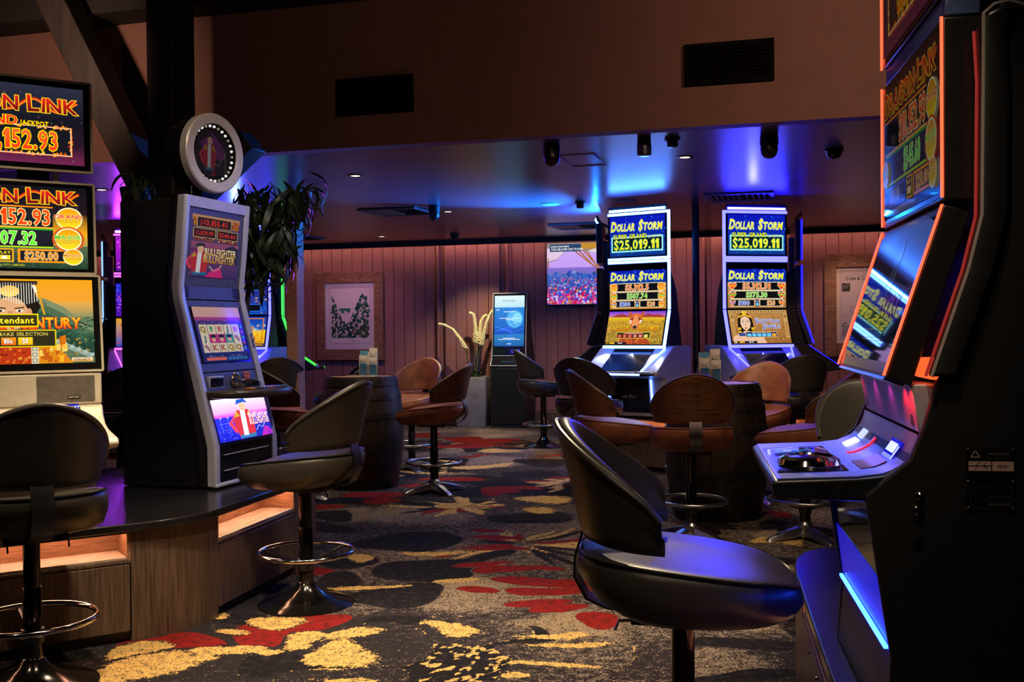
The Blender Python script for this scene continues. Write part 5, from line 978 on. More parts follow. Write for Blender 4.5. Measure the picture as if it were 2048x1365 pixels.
cv = Cv(60, 16); cv.rect(0, 0, 60, 16, hx('#0a10a0', 1.3)); cv.up(); cv.text('INSERT NOTE/TICKET', 30, 9, 4, hx('#ffffff', 1.2), al='c', wt='b'); [cv.text(s_, 8+i*11, 2.5, 3.4, WHT, al='c', wt='b') for i, s_ in enumerate(('5', '10', '20', '50', '100'))]
cv.build('note_sign', db, (.195, -.0235, .977), .17, (1, 0, 0), (0, .5, .85))
MB().lathe([(0, 0), (.075, 0), (.06, -.012), (0, -.016)], 24).build('note_slot', 'slot_red', db).matrix_local = Matrix.Translation((.195, -.052, .937)) @ Matrix.Rotation(radians(35), 4, 'X') @ Matrix.Diagonal((1, .38, 1, 1))
MB().lathe([(0, 0), (.055, 0), (.055, .006), (.045, .012), (0, .012)], 28).build('spin_button', 'steel', db).matrix_local = Matrix.Translation((-.17, -.03, .952)) @ Matrix.Rotation(radians(50), 4, 'X')
for k in range(5): MB().box(-.2+k*.075, -.25, .882, -.14+k*.075, -.19, .894).build('button', 'chrome', db, .003)

# ---- bullfighter machine
aB = radians(72.5)
t = thing('slot_machine', 'black cabinet with silver front, bullfighter game and round wheel sign on top', 'slot machine', (-1.487+.295*cos(aB), 5.18+.295*sin(aB), 0), aB)
FR = [(.0, .515), (.0, .71), (.022, .80), (.092, 1.078), (.188, 1.455), (.196, 1.53), (.176, 1.70), (.150, 1.985)]
Wd = .295
body = [(.03, .503), (.03, .70), (.115, 1.06), (.215, 1.45), (.215, 1.53), (.19, 1.72), (.17, 1.975), (.555, 1.965), (.555, .503)]
cb = MB().prism(body, -Wd+.012, Wd-.012).build('cabinet', 'black_satin', t, .008)
for z0, n_, y0 in ((1.86, 4, .50), (1.40, 4, .50), (1.08, 3, .50), (1.08, 3, .33), (.56, 2, .5), (.56, 2, .36), (.56, 2, .22)):
    for k in range(n_): MB().prism([(y0-.05, z0-k*.022), (y0+.05, z0-k*.022), (y0+.05, z0-k*.022+.007), (y0-.05, z0-k*.022+.007)], -Wd+.008, -Wd+.0125).build('side_vent', 'black_plastic', cb)
# silver side rails following the front
for sx in (-1, 1):
    rings = []
    for i, (y, z) in enumerate(FR):
        rings.append([(sx*(Wd-.040), y-.004, z), (sx*(Wd-.006), y-.010, z), (sx*(Wd+.004), y+.002, z), (sx*(Wd+.002), y+.045, z), (sx*(Wd-.04), y+.045, z)])
    MB().loft(rings, True).build('front_rail', 'silver_blue', t, .004, ang=50)
    MB().loft([[(sx*(Wd+.0), y+.045, z), (sx*(Wd+.004), y+.05, z), (sx*(Wd+.002), y+.085+.02*(z < 1.3), z), (sx*(Wd-.02), y+.085, z)] for y, z in FR], True).build('side_trim', 'black_gloss', t, ang=50)
def fp(s, off=0.):      # point on the front profile at height s
    for (ya, za), (yb, zb) in zip(FR, FR[1:]):
        if za <= s <= zb: return (ya+(yb-ya)*(s-za)/(zb-za)+off, s)
    return (FR[-1][0]+off, s)
def face_panel(nm, z0, z1, m_, off=.006, x=Wd-.035):
    ys = [z0]+[z for _, z in FR if z0 < z < z1]+[z1]
    return MB().prism([fp(z, off) for z in ys]+[fp(z, off+.02) for z in ys[::-1]], -x, x).build(nm, m_, t, .002)
face_panel('top_cap', 1.93, 1.985, 'silver_blue', -.004); face_panel('upper_bezel', 1.53, 1.935, 'slate_blue', .004); face_panel('speaker_panel', 1.46, 1.53, 'slate_blue', .004); face_panel('lower_bezel', 1.085, 1.455, 'slate_blue', .004); face_panel('coin_panel', .99, 1.08, 'slate_blue', .004)
y0, z0 = fp(1.575); y1, z1 = fp(1.915)
us = monitor(t, 'upper_screen', .46, (y0+.006, z0), (y1+.006, z1), .015, 'black_gloss', cv_bull_top(), (.012, .004, .018), bev=.001)
y0, z0 = fp(1.125); y1, z1 = fp(1.425)
monitor(t, 'main_screen', .47, (y0+.004, z0), (y1+.004, z1), .015, 'black_gloss', cv_bull_reels(), (.02, .01, .004), bev=.001)
for k in range(9):
    for sx in (-1, 1): y_, z_ = fp(1.47+k*.0065, .002); MB().box(sx*.235-.03-.02*sx*(k % 3)*.5, y_-.0006, z_, sx*.235+.02, y_+.002, z_+.003).build('speaker_slot', 'black_satin', t)
# shelf with buttons
sh = [(-.275, .13), (-.275, -.02), (-.25, -.10), (-.12, -.185), (.12, -.185), (.25, -.13), (.29, -.03), (.29, .13)]
ds = MB().prism(sh, .955, .992, 'z').build('button_shelf', 'bronze_black', t, .012, segs=3)
for k in range(6): MB().box(-.13+k*.052, -.11-.006*k, .992, -.086+k*.052, -.065-.006*k, 1.004).build('button', ('amber_button', 'chrome', 'chrome', 'amber_button', 'steel', 'chrome')[k], ds, .003)
y_, z_ = fp(1.035); cp = t
MB().box(-.215, y_-.012, 1.008, -.10, y_+.01, 1.055).build('ticket_slot', 'black_gloss', t, .004); MB().box(-.222, y_-.008, 1.0, -.093, y_+.012, 1.063).build('slot_frame', 'silver_blue', t, .003)
MB().tube([(.01+.028*cos(a), y_-.012, 1.035+.034*sin(a)) for a in [2*pi*k/24 for k in range(24)]], .009, 8, True).build('coin_entry', 'brass_pale', t); MB().box(.028, y_-.05, 1.0, .05, y_, 1.04).build('coin_chute', 'chrome', t, .006)
MB().lathe([(0, 0), (.06, 0), (.055, .02), (.03, .034), (0, .036)], 20).build('note_mouth', 'black_gloss', t).matrix_local = Matrix.Translation((.15, y_-.01, 1.0)); cv = Cv(20, 14); cv.rect(0, 0, 20, 14, hx('#d85a40')); cv.up(); cv.scatter(14, (1, 1, 17, 12), [hx('#f0b080'), hx('#802018')], 1, 4); cv.build('note_sign', t, (.13, y_-.004, 1.055), .06, m='printed')
# glowing belly picture and tray
MB().prism([(.0, .715), (.024, .80), (.062, .952), (.09, .952), (.06, .715)], -Wd+.03, Wd-.03).build('belly_housing', 'black_satin', t)
bg = MB().prism([(-.004, .725), (.058, .95), (.062, .95), (.0, .725)], -.255, .255).build('belly_glass', 'black_gloss', t); cv_bull_belly().build('belly_picture', bg, (0, .0245, .8375), .505, (1, 0, 0), (0, .062, .225), k=1.15, hm=.222)
tr = MB().prism([(.004, .525), (.002, .712), (.03, .712), (.03, .525)], -.255, .255).build('lower_door', 'black_gloss', t)
[MB().box(-.215, -.004, z_, .21, .004, z_+.004).build('chrome_strip', 'chrome_bright', tr) for z_ in (.665, .585)]; MB().box(-.295, -.012, .508, .295, .03, .53).build('foot_rail', 'silver_blue', t, .008)
cv = Cv(10, 30); cv.rect(0, 0, 10, 30, hx('#17120c')); cv.up(); cv.ell(5, 22, 3, 5, hx('#c8b078')); [cv.rect(2, 3+q*4, 8, 5+q*4, hx('#b09860')) for q in range(3)]; cv.build('side_badge', t, (Wd-.02, fp(1.24)[0]-.0085, 1.24), .026, (1, 0, 0), (0, .25, 1), m='printed')
# round wheel sign, turned a little further towards the aisle
wh = bpy.data.objects.new('wheel_sign', None); C.objects.link(wh); wh.parent = t; wh.location = (-.05, .16, 2.225); wh.rotation_euler[2] = radians(-11)
R_ = .205; rot = Matrix.Rotation(radians(90), 4, 'X')
def wp(prof, n_, nm, m_, a0=0, caps=True):
    o = MB().lathe(prof, n_, caps=caps).build(nm, m_, wh, ang=30); o.matrix_local = rot; return o
wp([(0, -.13), (.192, -.13), (.197, -.12), (.197, -.001), (.2, 0)], 48, 'drum', 'black_gloss'); wp([(.152, .028), (.156, .034), (.2, .034), (.207, .028), (.208, -.012), (.19, -.014)], 48, 'rim', 'silver', caps=False)
wp([(0, .006), (.154, .006), (.154, .002), (0, .002)], 48, 'face', 'black_gloss'); cv_bull_wheel().build('wheel_picture', wh, (0, -.007, 0), .262)
for k in range(30):
    a = 2*pi*k/30; o = MB().lathe([(0, .006), (.0075, .006), (.006, .013), (0, .015)], 10).build('bulb', 'bulb' if k % 3 else 'bulb_dim', wh); o.matrix_local = rot @ Matrix.Translation((.143*cos(a), .143*sin(a), 0))
MB().box(-.08, .20, 1.965, .02, .26, 2.04).build('sign_mount', 'black_satin', t); MB().lathe([(.003, 0), (.003, .06)], 6).build('aerial', 'steel', t).location = (-.2, .18, 1.98)

# ---- red-lit machine in the right foreground, seen along its screens
aE = math.atan2(-.986, -.167); Ex, Ey = .8775, 2.29
t = thing('slot_machine', 'big dark machine at the right edge with red light lines and blue button deck', 'slot machine', (Ex, Ey, 0), aE)
kd = .16
monitor(t, 'topper', .615, (0, 1.93), (0, 2.31), .10, 'black_plastic', cv_dragon_top(k=kd), (.02, .02, .02), '', bev=.003)
monitor(t, 'upper_screen', .615, (0, 1.535), (0, 1.883), .075, 'black_plastic', cv_dragon_mid(k=kd, a2='$545.60', sun=False), (.014, .018, .02), '', bev=.003)
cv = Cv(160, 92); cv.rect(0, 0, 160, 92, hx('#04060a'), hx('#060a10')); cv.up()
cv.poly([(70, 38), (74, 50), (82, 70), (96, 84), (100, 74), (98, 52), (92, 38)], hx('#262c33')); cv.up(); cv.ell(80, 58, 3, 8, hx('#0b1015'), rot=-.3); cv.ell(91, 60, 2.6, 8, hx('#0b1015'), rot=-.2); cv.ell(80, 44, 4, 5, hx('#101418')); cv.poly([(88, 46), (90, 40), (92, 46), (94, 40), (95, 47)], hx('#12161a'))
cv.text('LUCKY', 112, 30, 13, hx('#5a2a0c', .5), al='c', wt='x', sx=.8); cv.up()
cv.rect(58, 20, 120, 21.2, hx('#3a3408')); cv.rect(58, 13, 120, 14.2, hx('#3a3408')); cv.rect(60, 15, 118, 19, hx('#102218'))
cv_main = Cv(160, 92); cv_main.v, cv_main.f, cv_main.c, cv_main.l = cv.v[:], cv.f[:], cv.c[:], cv.l
ms = monitor(t, 'main_screen', .615, (-.108, 1.195), (0, 1.527), .05, 'black_plastic', cv, (.012, .03, .02), '', bev=.003)
# thin red lines down both edges of the screens
sg = []
for p0, p1 in (((0, 1.93), (0, 2.31)), ((0, 1.54), (0, 1.883)), ((-.108, 1.20), (0, 1.527))):
    for sx in (-1, 1): sg.append(((sx*.309, p0[0]-.001, p0[1]), (sx*.309, p1[0]-.001, p1[1]), (0, -1, 0)))
bars(t, 'red_light_line', 'neon_red', sg, .0055, .005)
MB().box(-.30, .005, 1.887, .30, .07, 1.928).build('topper_rail', 'blue_steel', t, .004)
MB().prism([(-.112, 1.192), (-.108, 1.197), (-.07, 1.185), (-.075, 1.178)], -.30, .30).build('screen_foot', 'steel', t)
# body and side panels
prof = [(-.135, .975), (-.10, .67), (-.115, .503), (.62, .503), (.62, 1.98), (.13, 1.98), (.125, 1.55), (.02, 1.20), (-.03, 1.09), (-.10, 1.0)]
MB().prism(prof, -.315, .315).build('cabinet', 'black_satin', t, .006)
sp = []
for sx in (-1, 1):
    o = MB().prism([(-.15, .97), (-.105, .66), (-.115, .503), (.62, .503), (.62, 1.97), (.14, 1.965), (.075, 1.86), (.075, 1.50), (.045, 1.40), (-.02, 1.19), (-.045, 1.10), (-.07, 1.04)], sx*.315, sx*.335).build('side_panel', 'black_satin', t, .004); sp.append(o)
    rail = [(.05, 1.845), (.055, 1.75), (.052, 1.50), (.028, 1.40), (-.038, 1.20)]
    m_ = MB()
    m_.loft([[(sx*.335, y, z), (sx*.352, y, z), (sx*.358, y+.01, z), (sx*.358, y+.05, z), (sx*.335, y+.05, z)] for y, z in [(.085, 1.885), (.062, 1.875)]+rail], True); m_.build('side_shroud', 'black_plastic', t, .006)
    m_ = MB().tube([(sx*.357, y+.004, z) for y, z in [(.13, 1.882), (.10, 1.893), (.075, 1.888), (.056, 1.872)]+rail[1:]], .0035, 6); m_.build('silver_edge', 'silver', t)
    m_ = MB().tube([(sx*.334, y-.002, z) for y, z in rail], .003, 6); m_.build('shroud_light', 'neon_red_soft', t)
MB().loft([[(-.33, y, z), (.33, y, z), (.33, y+.02, z), (-.33, y+.02, z)] for y, z in ((.075, 1.85), (.075, 1.50), (.05, 1.40), (-.015, 1.19))], True).build('back_lining', 'red_plastic', t)
# chin and deck, tinted by added red and blue spots
MB().prism([(-.062, 1.182), (-.045, 1.088), (.0, 1.088), (.0, 1.182)], -.30, .30).build('chin_panel', 'silver_blue', t, .003); 
for x_, w_, c_ in ((-.2, 4.5, (.006, .12, 1)), (0, 4.5, (.006, .12, 1)), (.2, 4.5, (.006, .12, 1))): lamp(t, (x_, -.105, 1.172), (x_, -.18, 1.0), w_, c_, 96)
for x_, w_, c_ in ((-.28, .10, (1, .02, .04)), (-.1, .10, (1, .03, .5)), (.08, .10, (1, .03, .5)), (.24, .45, (1, .015, .04)), (.295, .45, (1, .02, .03))): lamp(t, (x_, -.088, 1.172), (x_, -.045, 1.11), w_, c_, 110)
MB().box(.20, -.035, 1.193, .333, .04, 1.232).build('corner_light', 'neon_orange', t, .006)
for sx in (-1, 1): MB().box(sx*.26-.012, -.051, 1.10, sx*.26+.012, -.044, 1.122).build('sensor', 'steel', t, .001)
pf = [(-.049, 1.086), (-.060, 1.052), (-.082, 1.026), (-.115, 1.010), (-.16, 1.004), (-.318, .997)]
dk = MB().prism([(y+.001, z-.003) for y, z in pf]+[(-.324, .987), (-.317, .960), (-.14, .955), (.0, .97), (.0, 1.086)], -.312, .312).build('button_deck', 'deck_shell', t, .006, segs=3)
MB().loft([[(-.304, y, z-.002), (.304, y, z-.002), (.304, y, z), (-.304, y, z)] for y, z in [(-.049, 1.086), (-.052, 1.072), (-.060, 1.052), (-.070, 1.037), (-.082, 1.026), (-.097, 1.017), (-.115, 1.010), (-.16, 1.004), (-.312, .9972)]], True).build('deck_plate', 'deck_blue', dk, ang=60)
def deckq(y): 
    for (ya, za), (yb, zb) in zip(pf, pf[1:]):
        if yb <= y <= ya: return za+(zb-za)*(y-ya)/(yb-ya)
    return pf[-1][1]
MB().add([(x, y, deckq(y)+.0015) for y in (-.305, -.165) for x in (-.20, .23)], [(0, 1, 3, 2)]).build('deck_screen', 'black_gloss', dk)
cv = Cv(100, 70); k2 = .5
cv.line([(4, 34), (16, 6), (62, 4)], 3, hx('#c0c0ff', .8)); cv.line([(4, 34), (10, 60), (40, 66)], 3, hx('#8080ff', .8)); cv.up(); cv.poly([(10, 36), (20, 12), (56, 10), (58, 60), (16, 60)], hx('#0a1050')); cv.up(); cv.poly([(20, 14), (52, 14), (56, 34), (40, 44), (24, 34)], hx('#1c8a8a', .5)); cv.up(); cv.poly([(26, 16), (52, 16), (54, 34), (32, 32)], hx('#06121c')); cv.text('-11', 30, 19, 10, hx('#e8e020', .8), wt='b', sx=.9); cv.line([(16, 46), (46, 52), (30, 40)], 3, hx('#7080f0', .6))
cv.build('deck_picture', dk, (-.07, -.235, 1.0045), .21, (1, 0, 0), (0, 1, .05), k=1.)
bt = MB().lathe([(0, 0), (.062, 0), (.066, .008), (.062, .018), (.05, .024), (.047, .020), (.04, .021), (0, .024)], 40).build('spin_button', 'chrome', dk); bt.location = (.16, -.235, 1.0025)
def on_deck(nm, y0, y1, x0, x1, m_, h=.003):
    ys = [y0+(y1-y0)*i/5 for i in range(6)]
    return MB().loft([[(x0, y, deckq(y)-.001), (x1, y, deckq(y)-.001), (x1, y-h*.5, deckq(y)+h), (x0, y-h*.5, deckq(y)+h)] for y in ys], True).build(nm, m_, dk)
on_deck('card_window', -.115, -.085, -.21, -.15, 'glow_white'); on_deck('card_sign', -.08, -.065, -.21, -.15, 'glow_blue_white'); on_deck('coin_slot', -.13, -.068, -.045, -.03, 'slot_red'); on_deck('note_slot', -.14, -.09, .10, .22, 'red_plastic', .002); 
cv = Cv(60, 30); cv.rect(0, 0, 60, 30, hx('#0814c0', 1.2)); cv.up(); cv.rect(4, 14, 46, 26, hx('#d8e0ff', 1.2)); [cv.rect(6+i*9, 3, 10+i*9, 11, hx('#b0c0ff', 1.2)) for i in range(5)]; cv.rect(51, 6, 56, 24, hx('#d8e0ff', 1.2))
cv.build('note_sign', dk, (.165, -.0735, 1.0375), .11, (1, 0, 0), (0, .55, .8))
bl = MB().prism([(-.1365, .95), (-.1015, .675), (-.098, .675), (-.133, .95)], -.30, .30).build('belly_panel', 'mirror_black', t)
MB().prism([(-.1195, .80), (-.1040, .680), (-.1025, .680), (-.1175, .80)], -.297, .297).build('glow_sheet', 'blue_glow_sheet', t)  # blue glow put over the lower panel so the counter mirrors blue
MB().box(-.30, -.112, .668, .30, -.104, .674).build('belly_light', 'glow_blue_strip', t)
# plates, locks on the near side
X = .3355
for y, z, w_, h_, full in ((.075, 1.03, .088, .068, 1), (.075, .972, .088, .050, 0)):
    pt_ = MB().box(X, y-w_/2, z-h_/2, X+.002, y+w_/2, z+h_/2).build('rating_plate', 'black_gloss', t)
    cv = Cv(88, 68 if full else 50); c_ = hx('#c0a098', 1.); H_ = cv.H
    if full:
        cv.rect(4, 26, 44, 34, c_); cv.rect(4, 36, 44, 44, c_); cv.rect(46, 26, 84, 44, c_); cv.up(); cv.line([(8, 52), (16, 64), (24, 52), (8, 52)], 2, hx('#a09090')); cv.text('HELIX+', 65, 33, 4, hx('#30201c'), al='c', wt='b'); cv.scatter(16, (8, 28, 38, 42), [hx('#40302c')], 1, 2.5)
    else: cv.frame(8, 6, 80, 44, .8, hx('#403838'))
    cv.text('ARISTOCRAT', 58, H_-12 if full else 10, 4, hx('#807070'), al='c', wt='n'); cv.scatter(20, (34, H_-20 if full else 24, 80, H_-16 if full else 28), [hx('#504848')], .6, 2)
    cv.build('plate_print', pt_, (X+.0022, y, z), w_, (0, 1, 0), (0, 0, 1), m='printed')
    for dy in (-1, 1):
        for dz_ in (-1, 1): MB().lathe([(0, 0), (.0045, 0), (.0035, .002), (0, .003)], 10).build('screw', 'brass_pale', pt_).matrix_local = Matrix.Translation((X+.002, y+dy*w_*.45, z+dz_*h_*.44)) @ Matrix.Rotation(radians(90), 4, 'Y')
for y, z, r in ((-.052, .972, .009), (-.055, .945, .011)):
    MB().lathe([(0, 0), (r, 0), (r*.9, .006), (r*.5, .009), (0, .009)], 16).build('lock', 'chrome', t).matrix_local = Matrix.Translation((X, y, z)) @ Matrix.Rotation(radians(90), 4, 'Y')
MB().box(X, -.056, .978, X+.002, -.048, .995).build('key_tab', 'steel', t); MB().lathe([(0, 0), (.012, 0), (.011, .003), (0, .003)], 16).build('blank_lock', 'black_gloss', t).matrix_local = Matrix.Translation((X, -.055, .885)) @ Matrix.Rotation(radians(90), 4, 'Y')
# ================================================================ WALL THINGS
def wall_picture(u0_, u1_, z0, z1, name, label, fw_, pr, cvf):
    t = thing(name, label, 'picture', uv((u0_+u1_)/2, WV-.01, z0), RZ, 'framed prints on the panelled wall'); w_ = (u1_-u0_)/2; h = z1-z0
    for k, (x0, y0, x1, y1) in enumerate(((-w_, 0, -w_+fw_, h), (w_-fw_, 0, w_, h), (-w_+fw_, h-fw_*1.15, w_-fw_, h), (-w_+fw_, 0, w_-fw_, fw_*1.15))):
        MB().box(x0+.001, -.045, y0, x1-.001, 0, y1-(0 if k > 1 else .008*k)).build('frame_board', 'barn_wood', t, .004)
    gp = MB().box(-w_+fw_, -.02, fw_*1.15, w_-fw_, -.012, h-fw_*1.15).build('mount', 'paper', t)
    cv = cvf((w_-fw_)*2, h-2.3*fw_); cv.build('print', gp, (0, -.0205, h/2), (w_-fw_)*2, m='glazed_print')
def cv_bush(w_, h):
    cv = Cv(100, 100*h/w_); H_ = cv.H; cv.rect(0, 0, 100, H_, hx('#cfc6c0')); cv.up(); cv.frame(9, 11, 91, H_-9, .5, hx('#6a4a44')); cv.rect(9, 11, 91, H_-9, hx('#d8d0c8')); cv.up(); r = random.Random(5); g = [hx(c) for c in ('#2f6a52', '#3f7a5e', '#588a6c', '#285844')]
    for _ in range(620):
        x = r.uniform(12, 86); y = 20+(H_-56)*r.random()**1.2*(.75+.4*sin(x*.09+1)); cv.poly([(x, y), (x+r.uniform(2, 6), y+r.uniform(0, 2)), (x+r.uniform(0, 4), y+r.uniform(3, 9)), (x-1, y+r.uniform(1, 4))], r.choice(g))
    cv.scatter(40, (50, 20, 86, 40), [hx('#6a6a30'), hx('#8a8048')], 2, 5, 1.6, r); cv.poly([(28, H_*.62), (52, H_*.62), (50, H_*.54), (30, H_*.54)], g[1]); cv.up(); cv.scatter(120, (14, 22, 84, H_*.55), [hx('#d8d0c8')], .8, 3, 1.8, r); cv.scatter(26, (50, 14, 70, 16), [hx('#504848')], .5, 1.6, .6, r)
    return cv
def cv_coach(w_, h):
    cv = Cv(100, 100*h/w_); H_ = cv.H; ink = hx('#2a2420'); cv.rect(0, 0, 100, H_, hx('#d0beb0')); cv.up(); cv.frame(7, 8, 93, H_-6, .4, hx('#7a6a60')); cv.rect(7, 8, 93, H_-6, hx('#bfb0b4')); cv.up()
    cv.text('COBB & CO. COACH', 17, H_-24, 4.8, ink, sx=.9, caps=1.25); cv.line([(20, H_-16), (34, H_-14), (46, H_-16), (60, H_-13)], .4, ink); cv.rect(10, H_-46, 25, H_-30, hx('#4a4240')); cv.up(); cv.scatter(40, (10, H_-46, 24, H_-31), [hx('#8a8280'), hx('#221c1a')], .8, 2.4)
    for cx_, r_ in ((42, 12), (72, 15)):
        for rr in (r_, r_*.9): cv.line([(cx_+rr*cos(a), 52+rr*sin(a)) for a in [2*pi*i/30 for i in range(31)]], .35, ink)
        for i in range(12): cv.line([(cx_, 52), (cx_+r_*.9*cos(i*pi/6), 52+r_*.9*sin(i*pi/6))], .25, ink)
    for p in ([(26, 60), (88, 60), (84, 84), (40, 88), (36, 70), (26, 68), (26, 60)], [(46, 84), (46, 64), (62, 64), (62, 84)], [(66, 82), (66, 64), (80, 64), (80, 82)], [(12, 50), (30, 58)], [(36, 88), (50, 100), (80, 94), (84, 84)]): cv.line(p, .35, ink)
    cv.text('C', 10, 32, 7, ink, shear=.3)
    r = random.Random(2)
    for i in range(12):
        x = 18 if i < 2 else 10
        while x < 88: l = r.uniform(1.5, 6); cv.rect(x, 33-i*1.9, min(90, x+l), 33.8-i*1.9, hx('#4a423e')); x += l+1
    return cv
wall_picture(-6.60, -5.585, .86, 2.095, 'framed_print', 'rough timber framed print of green bush on the wall left of the pale bay', .135, None, cv_bush)
wall_picture(.27, 1.20, .90, 2.16, 'framed_print', 'rough timber framed coach print on the wall at right', .145, None, cv_coach)
# television
t = thing('television', 'wall television showing a red and blue crowd under a canopy', 'television', uv(-2.83, WV-.005, 1.58), RZ)
MB().box(-.42, -.055, 0, .42, -.02, .835).box(-.2, -.02, .2, .2, 0, .6).build('housing', 'black_plastic', t, .004)
cv = Cv(100, 100); cv.rect(0, 0, 100, 100, hx('#b08cf0'), hx('#d8b0ff')); cv.up(); cv.poly([(0, 68), (14, 72), (34, 88), (60, 86), (100, 80), (100, 100), (0, 100)], hx('#9a8a88')); cv.up(); cv.poly([(0, 70), (16, 74), (30, 86), (0, 92)], hx('#e8d0e8')); cv.poly([(66, 86), (86, 82), (100, 84), (100, 94), (84, 92)], hx('#e8dce0')); cv.poly([(54, 90), (100, 88), (100, 98), (58, 100)], hx('#c89030'))
for a, b in (((44, 88), (84, 56)), ((52, 88), (80, 58)), ((60, 87), (82, 62)), ((66, 86), (82, 60)), ((86, 82), (82, 56)), ((88, 80), (84, 54)), ((2, 76), (2, 56))): cv.line([a, b], 2, hx('#b06a28'))
cv.up(); cv.rect(80, 42, 88, 60, hx('#a06a48')); cv.rect(0, 48, 100, 60, hx('#7a70c0'), hx('#8a70d8')); cv.up(); cv.rect(0, 0, 100, 50, hx('#3a3ca0'), hx('#3c6ac0')); r = random.Random(4); cv.up(); cv.scatter(360, (0, 0, 97, 50), [hx(c) for c in ('#2a50c8', '#4a70d0', '#6a70c0', '#204090', '#8090d8')], 1.5, 4.5, 1.4, r); cv.up()
for _ in range(420):
    y = 44*r.random()**1.6; x = r.uniform(0, 97); s_ = 1.3+2.8*(1-y/44); cv.poly([(x, y), (x+s_, y+.4*s_), (x+s_*.7, y+s_*1.2), (x-s_*.2, y+s_)], hx(r.choice(('#e01848', '#f02868', '#d0206a', '#3040e8', '#f060a0', '#e8e0ff', '#a01040', '#6040e0', '#e0a050'))))
cv.up(); cv.rect(5, 86, 56, 98, hx('#14406c')); cv.up(); cv.text('HONG KONG NEWS', 7, 93, 2.6, WHT, wt='b', sx=.8); cv.text('TOSS DELAYED DUE TO RAIN', 7, 88, 3.4, WHT, wt='b', sx=.72)
cv.build('screen_picture', t, (0, -.0555, .4175), .82, k=.95, hm=.81)
# touch kiosk
def V3(x, y): return (x, y)
t = thing('touch_kiosk', 'tall black touch kiosk with blue screen against the panelled wall', 'kiosk', (.0, 13.62, 0), RZ-.06)
MB().prism([(-.20, 0), (-.20, .80), (-.13, .89), (-.115, 1.0), (-.05, 1.755), (.06, 1.755), (.10, 1.3), (.24, .9), (.24, 0)], -.235, .235).build('body', 'black_satin', t, .006)
sc = monitor(t, 'screen', .46, (-.135, .93), (-.066, 1.745), .03, 'black_plastic', None, edge='silver')
cv = Cv(50, 86); cv.rect(0, 0, 50, 20, hx('#1c62b0'), hx('#2a86c8')); cv.rect(0, 20, 50, 66, hx('#1450c0'), hx('#2a8ae0')); cv.up(); cv.ell(34, 46, 14, 15, hx('#58b8f4')); cv.up(); cv.ell(38, 47, 8, 10, hx('#8ae0fc')); cv.rect(0, 66, 50, 86, hx('#c0ecf8'), hx('#e8fcff')); cv.up()
for q in range(5): cv.line([(x, 24+q*3.4+4*sin(x*.12+q)) for x in range(0, 51, 5)], .7, hx('#3a8ae8'))
cv.text('ROYAL MAIL', 25, 76, 2.4, hx('#6a8a98'), al='c', wt='b'); cv.text('tabcorp'[:3], 3, 61, 2.6, WHT, wt='b')
for y_, l in ((58, 20), (47, 34), (44.5, 12), (13, 20), (11, 36), (3.5, 7)): cv.rect(25-l/2, y_, 25+l/2, y_+1.1, hx('#e8f4ff'))
d_ = Vector((0, .069, .815)).normalized(); p_ = Vector((0, -.135, .93))+d_*.455
cv.build('screen_picture', sc, tuple(p_+Vector((0, -.004, 0))), .41, (1, 0, 0), tuple(d_), hm=.66)
MB().box(.04, -.138, .965, .15, -.125, 1.01).build('card_reader', 'glow_blue', sc); MB().box(-.15, -.136, .965, -.02, -.125, 1.01).build('slot', 'black_gloss', sc)
sfk = MB().prism([(-.20, .802), (-.132, .895), (-.126, .89), (-.19, .80)], -.22, .22).build('keypad_shelf', 'black_gloss', t); MB().box(-.09, -.185, .835, .10, -.155, .865).build('keypad', 'steel', sfk)
MB().tube([(-.236, -.2, .802), (-.236, -.133, .895), (-.236, -.13, .94)], .006, 6).tube([(.236, -.2, .802), (.236, -.133, .895), (.236, -.13, .94)], .006, 6).tube([(-.236, -.203, .802), (.236, -.203, .802)], .006, 6).build('edge_trim', 'silver', t)
dr = MB().box(-.2, -.205, .05, .2, -.198, .77).build('door', 'black_plastic', t, .003); MB().lathe([(0, 0), (.011, 0), (.009, .008), (0, .008)], 12).build('lock', 'chrome', dr).matrix_local = Matrix.Translation((.03, -.205, .68)) @ Matrix.Rotation(radians(90), 4, 'X')
# planter with tall flower spikes
px_, py_ = -.52, 13.74
t = thing('planter', 'tall grey tapered planter with tall cream flower spikes beside the kiosk', 'plant', (px_, py_, 0), RZ+.10)
def sq(w_, z): return [(-w_, -w_, z), (w_, -w_, z), (w_, w_, z), (-w_, w_, z)]
MB().loft([sq(.19, 0), sq(.205, .3), sq(.20, .62), sq(.19, .655), sq(.175, .655), sq(.17, .60)], True).build('pot', 'concrete', t, .006); MB().loft([sq(.172, .60), sq(.172, .62)], True).build('soil', 'soil', t)
def stalk(pts, fl):
    s_ = MB().tube(pts, .006, 6).build('stalk', 'stem', t)
    P_ = [Vector(p) for p in fl]; N = 14; r = random.Random(len(t.children)); m_ = MB(); tip = MB()
    for i in range(N*9):
        f = i/(N*9); k = f*(len(P_)-1); a = int(k); q = P_[a].lerp(P_[min(a+1, len(P_)-1)], k-a); rad = .034*(1-f*.55)*(1.25 if f < .2 else 1); an = i*2.4; d_ = Vector((cos(an), sin(an), .3))
        c = q+d_*rad*.6; s2 = .013*(1.3-f*.7)
        (tip if f > .76 else m_).add([tuple(c+Vector(v_)*s2) for v_ in ((1, 0, 0), (-1, 0, 0), (0, 1, 0), (0, -1, 0), (0, 0, 1), (0, 0, -1))], [(0, 2, 4), (2, 1, 4), (1, 3, 4), (3, 0, 4), (2, 0, 5), (1, 2, 5), (3, 1, 5), (0, 3, 5)])
    m_.tube(fl, .018, 6).build('flower_spike', 'bloom_cream', t); tip.build('flower_tip', 'bloom_tip', t)
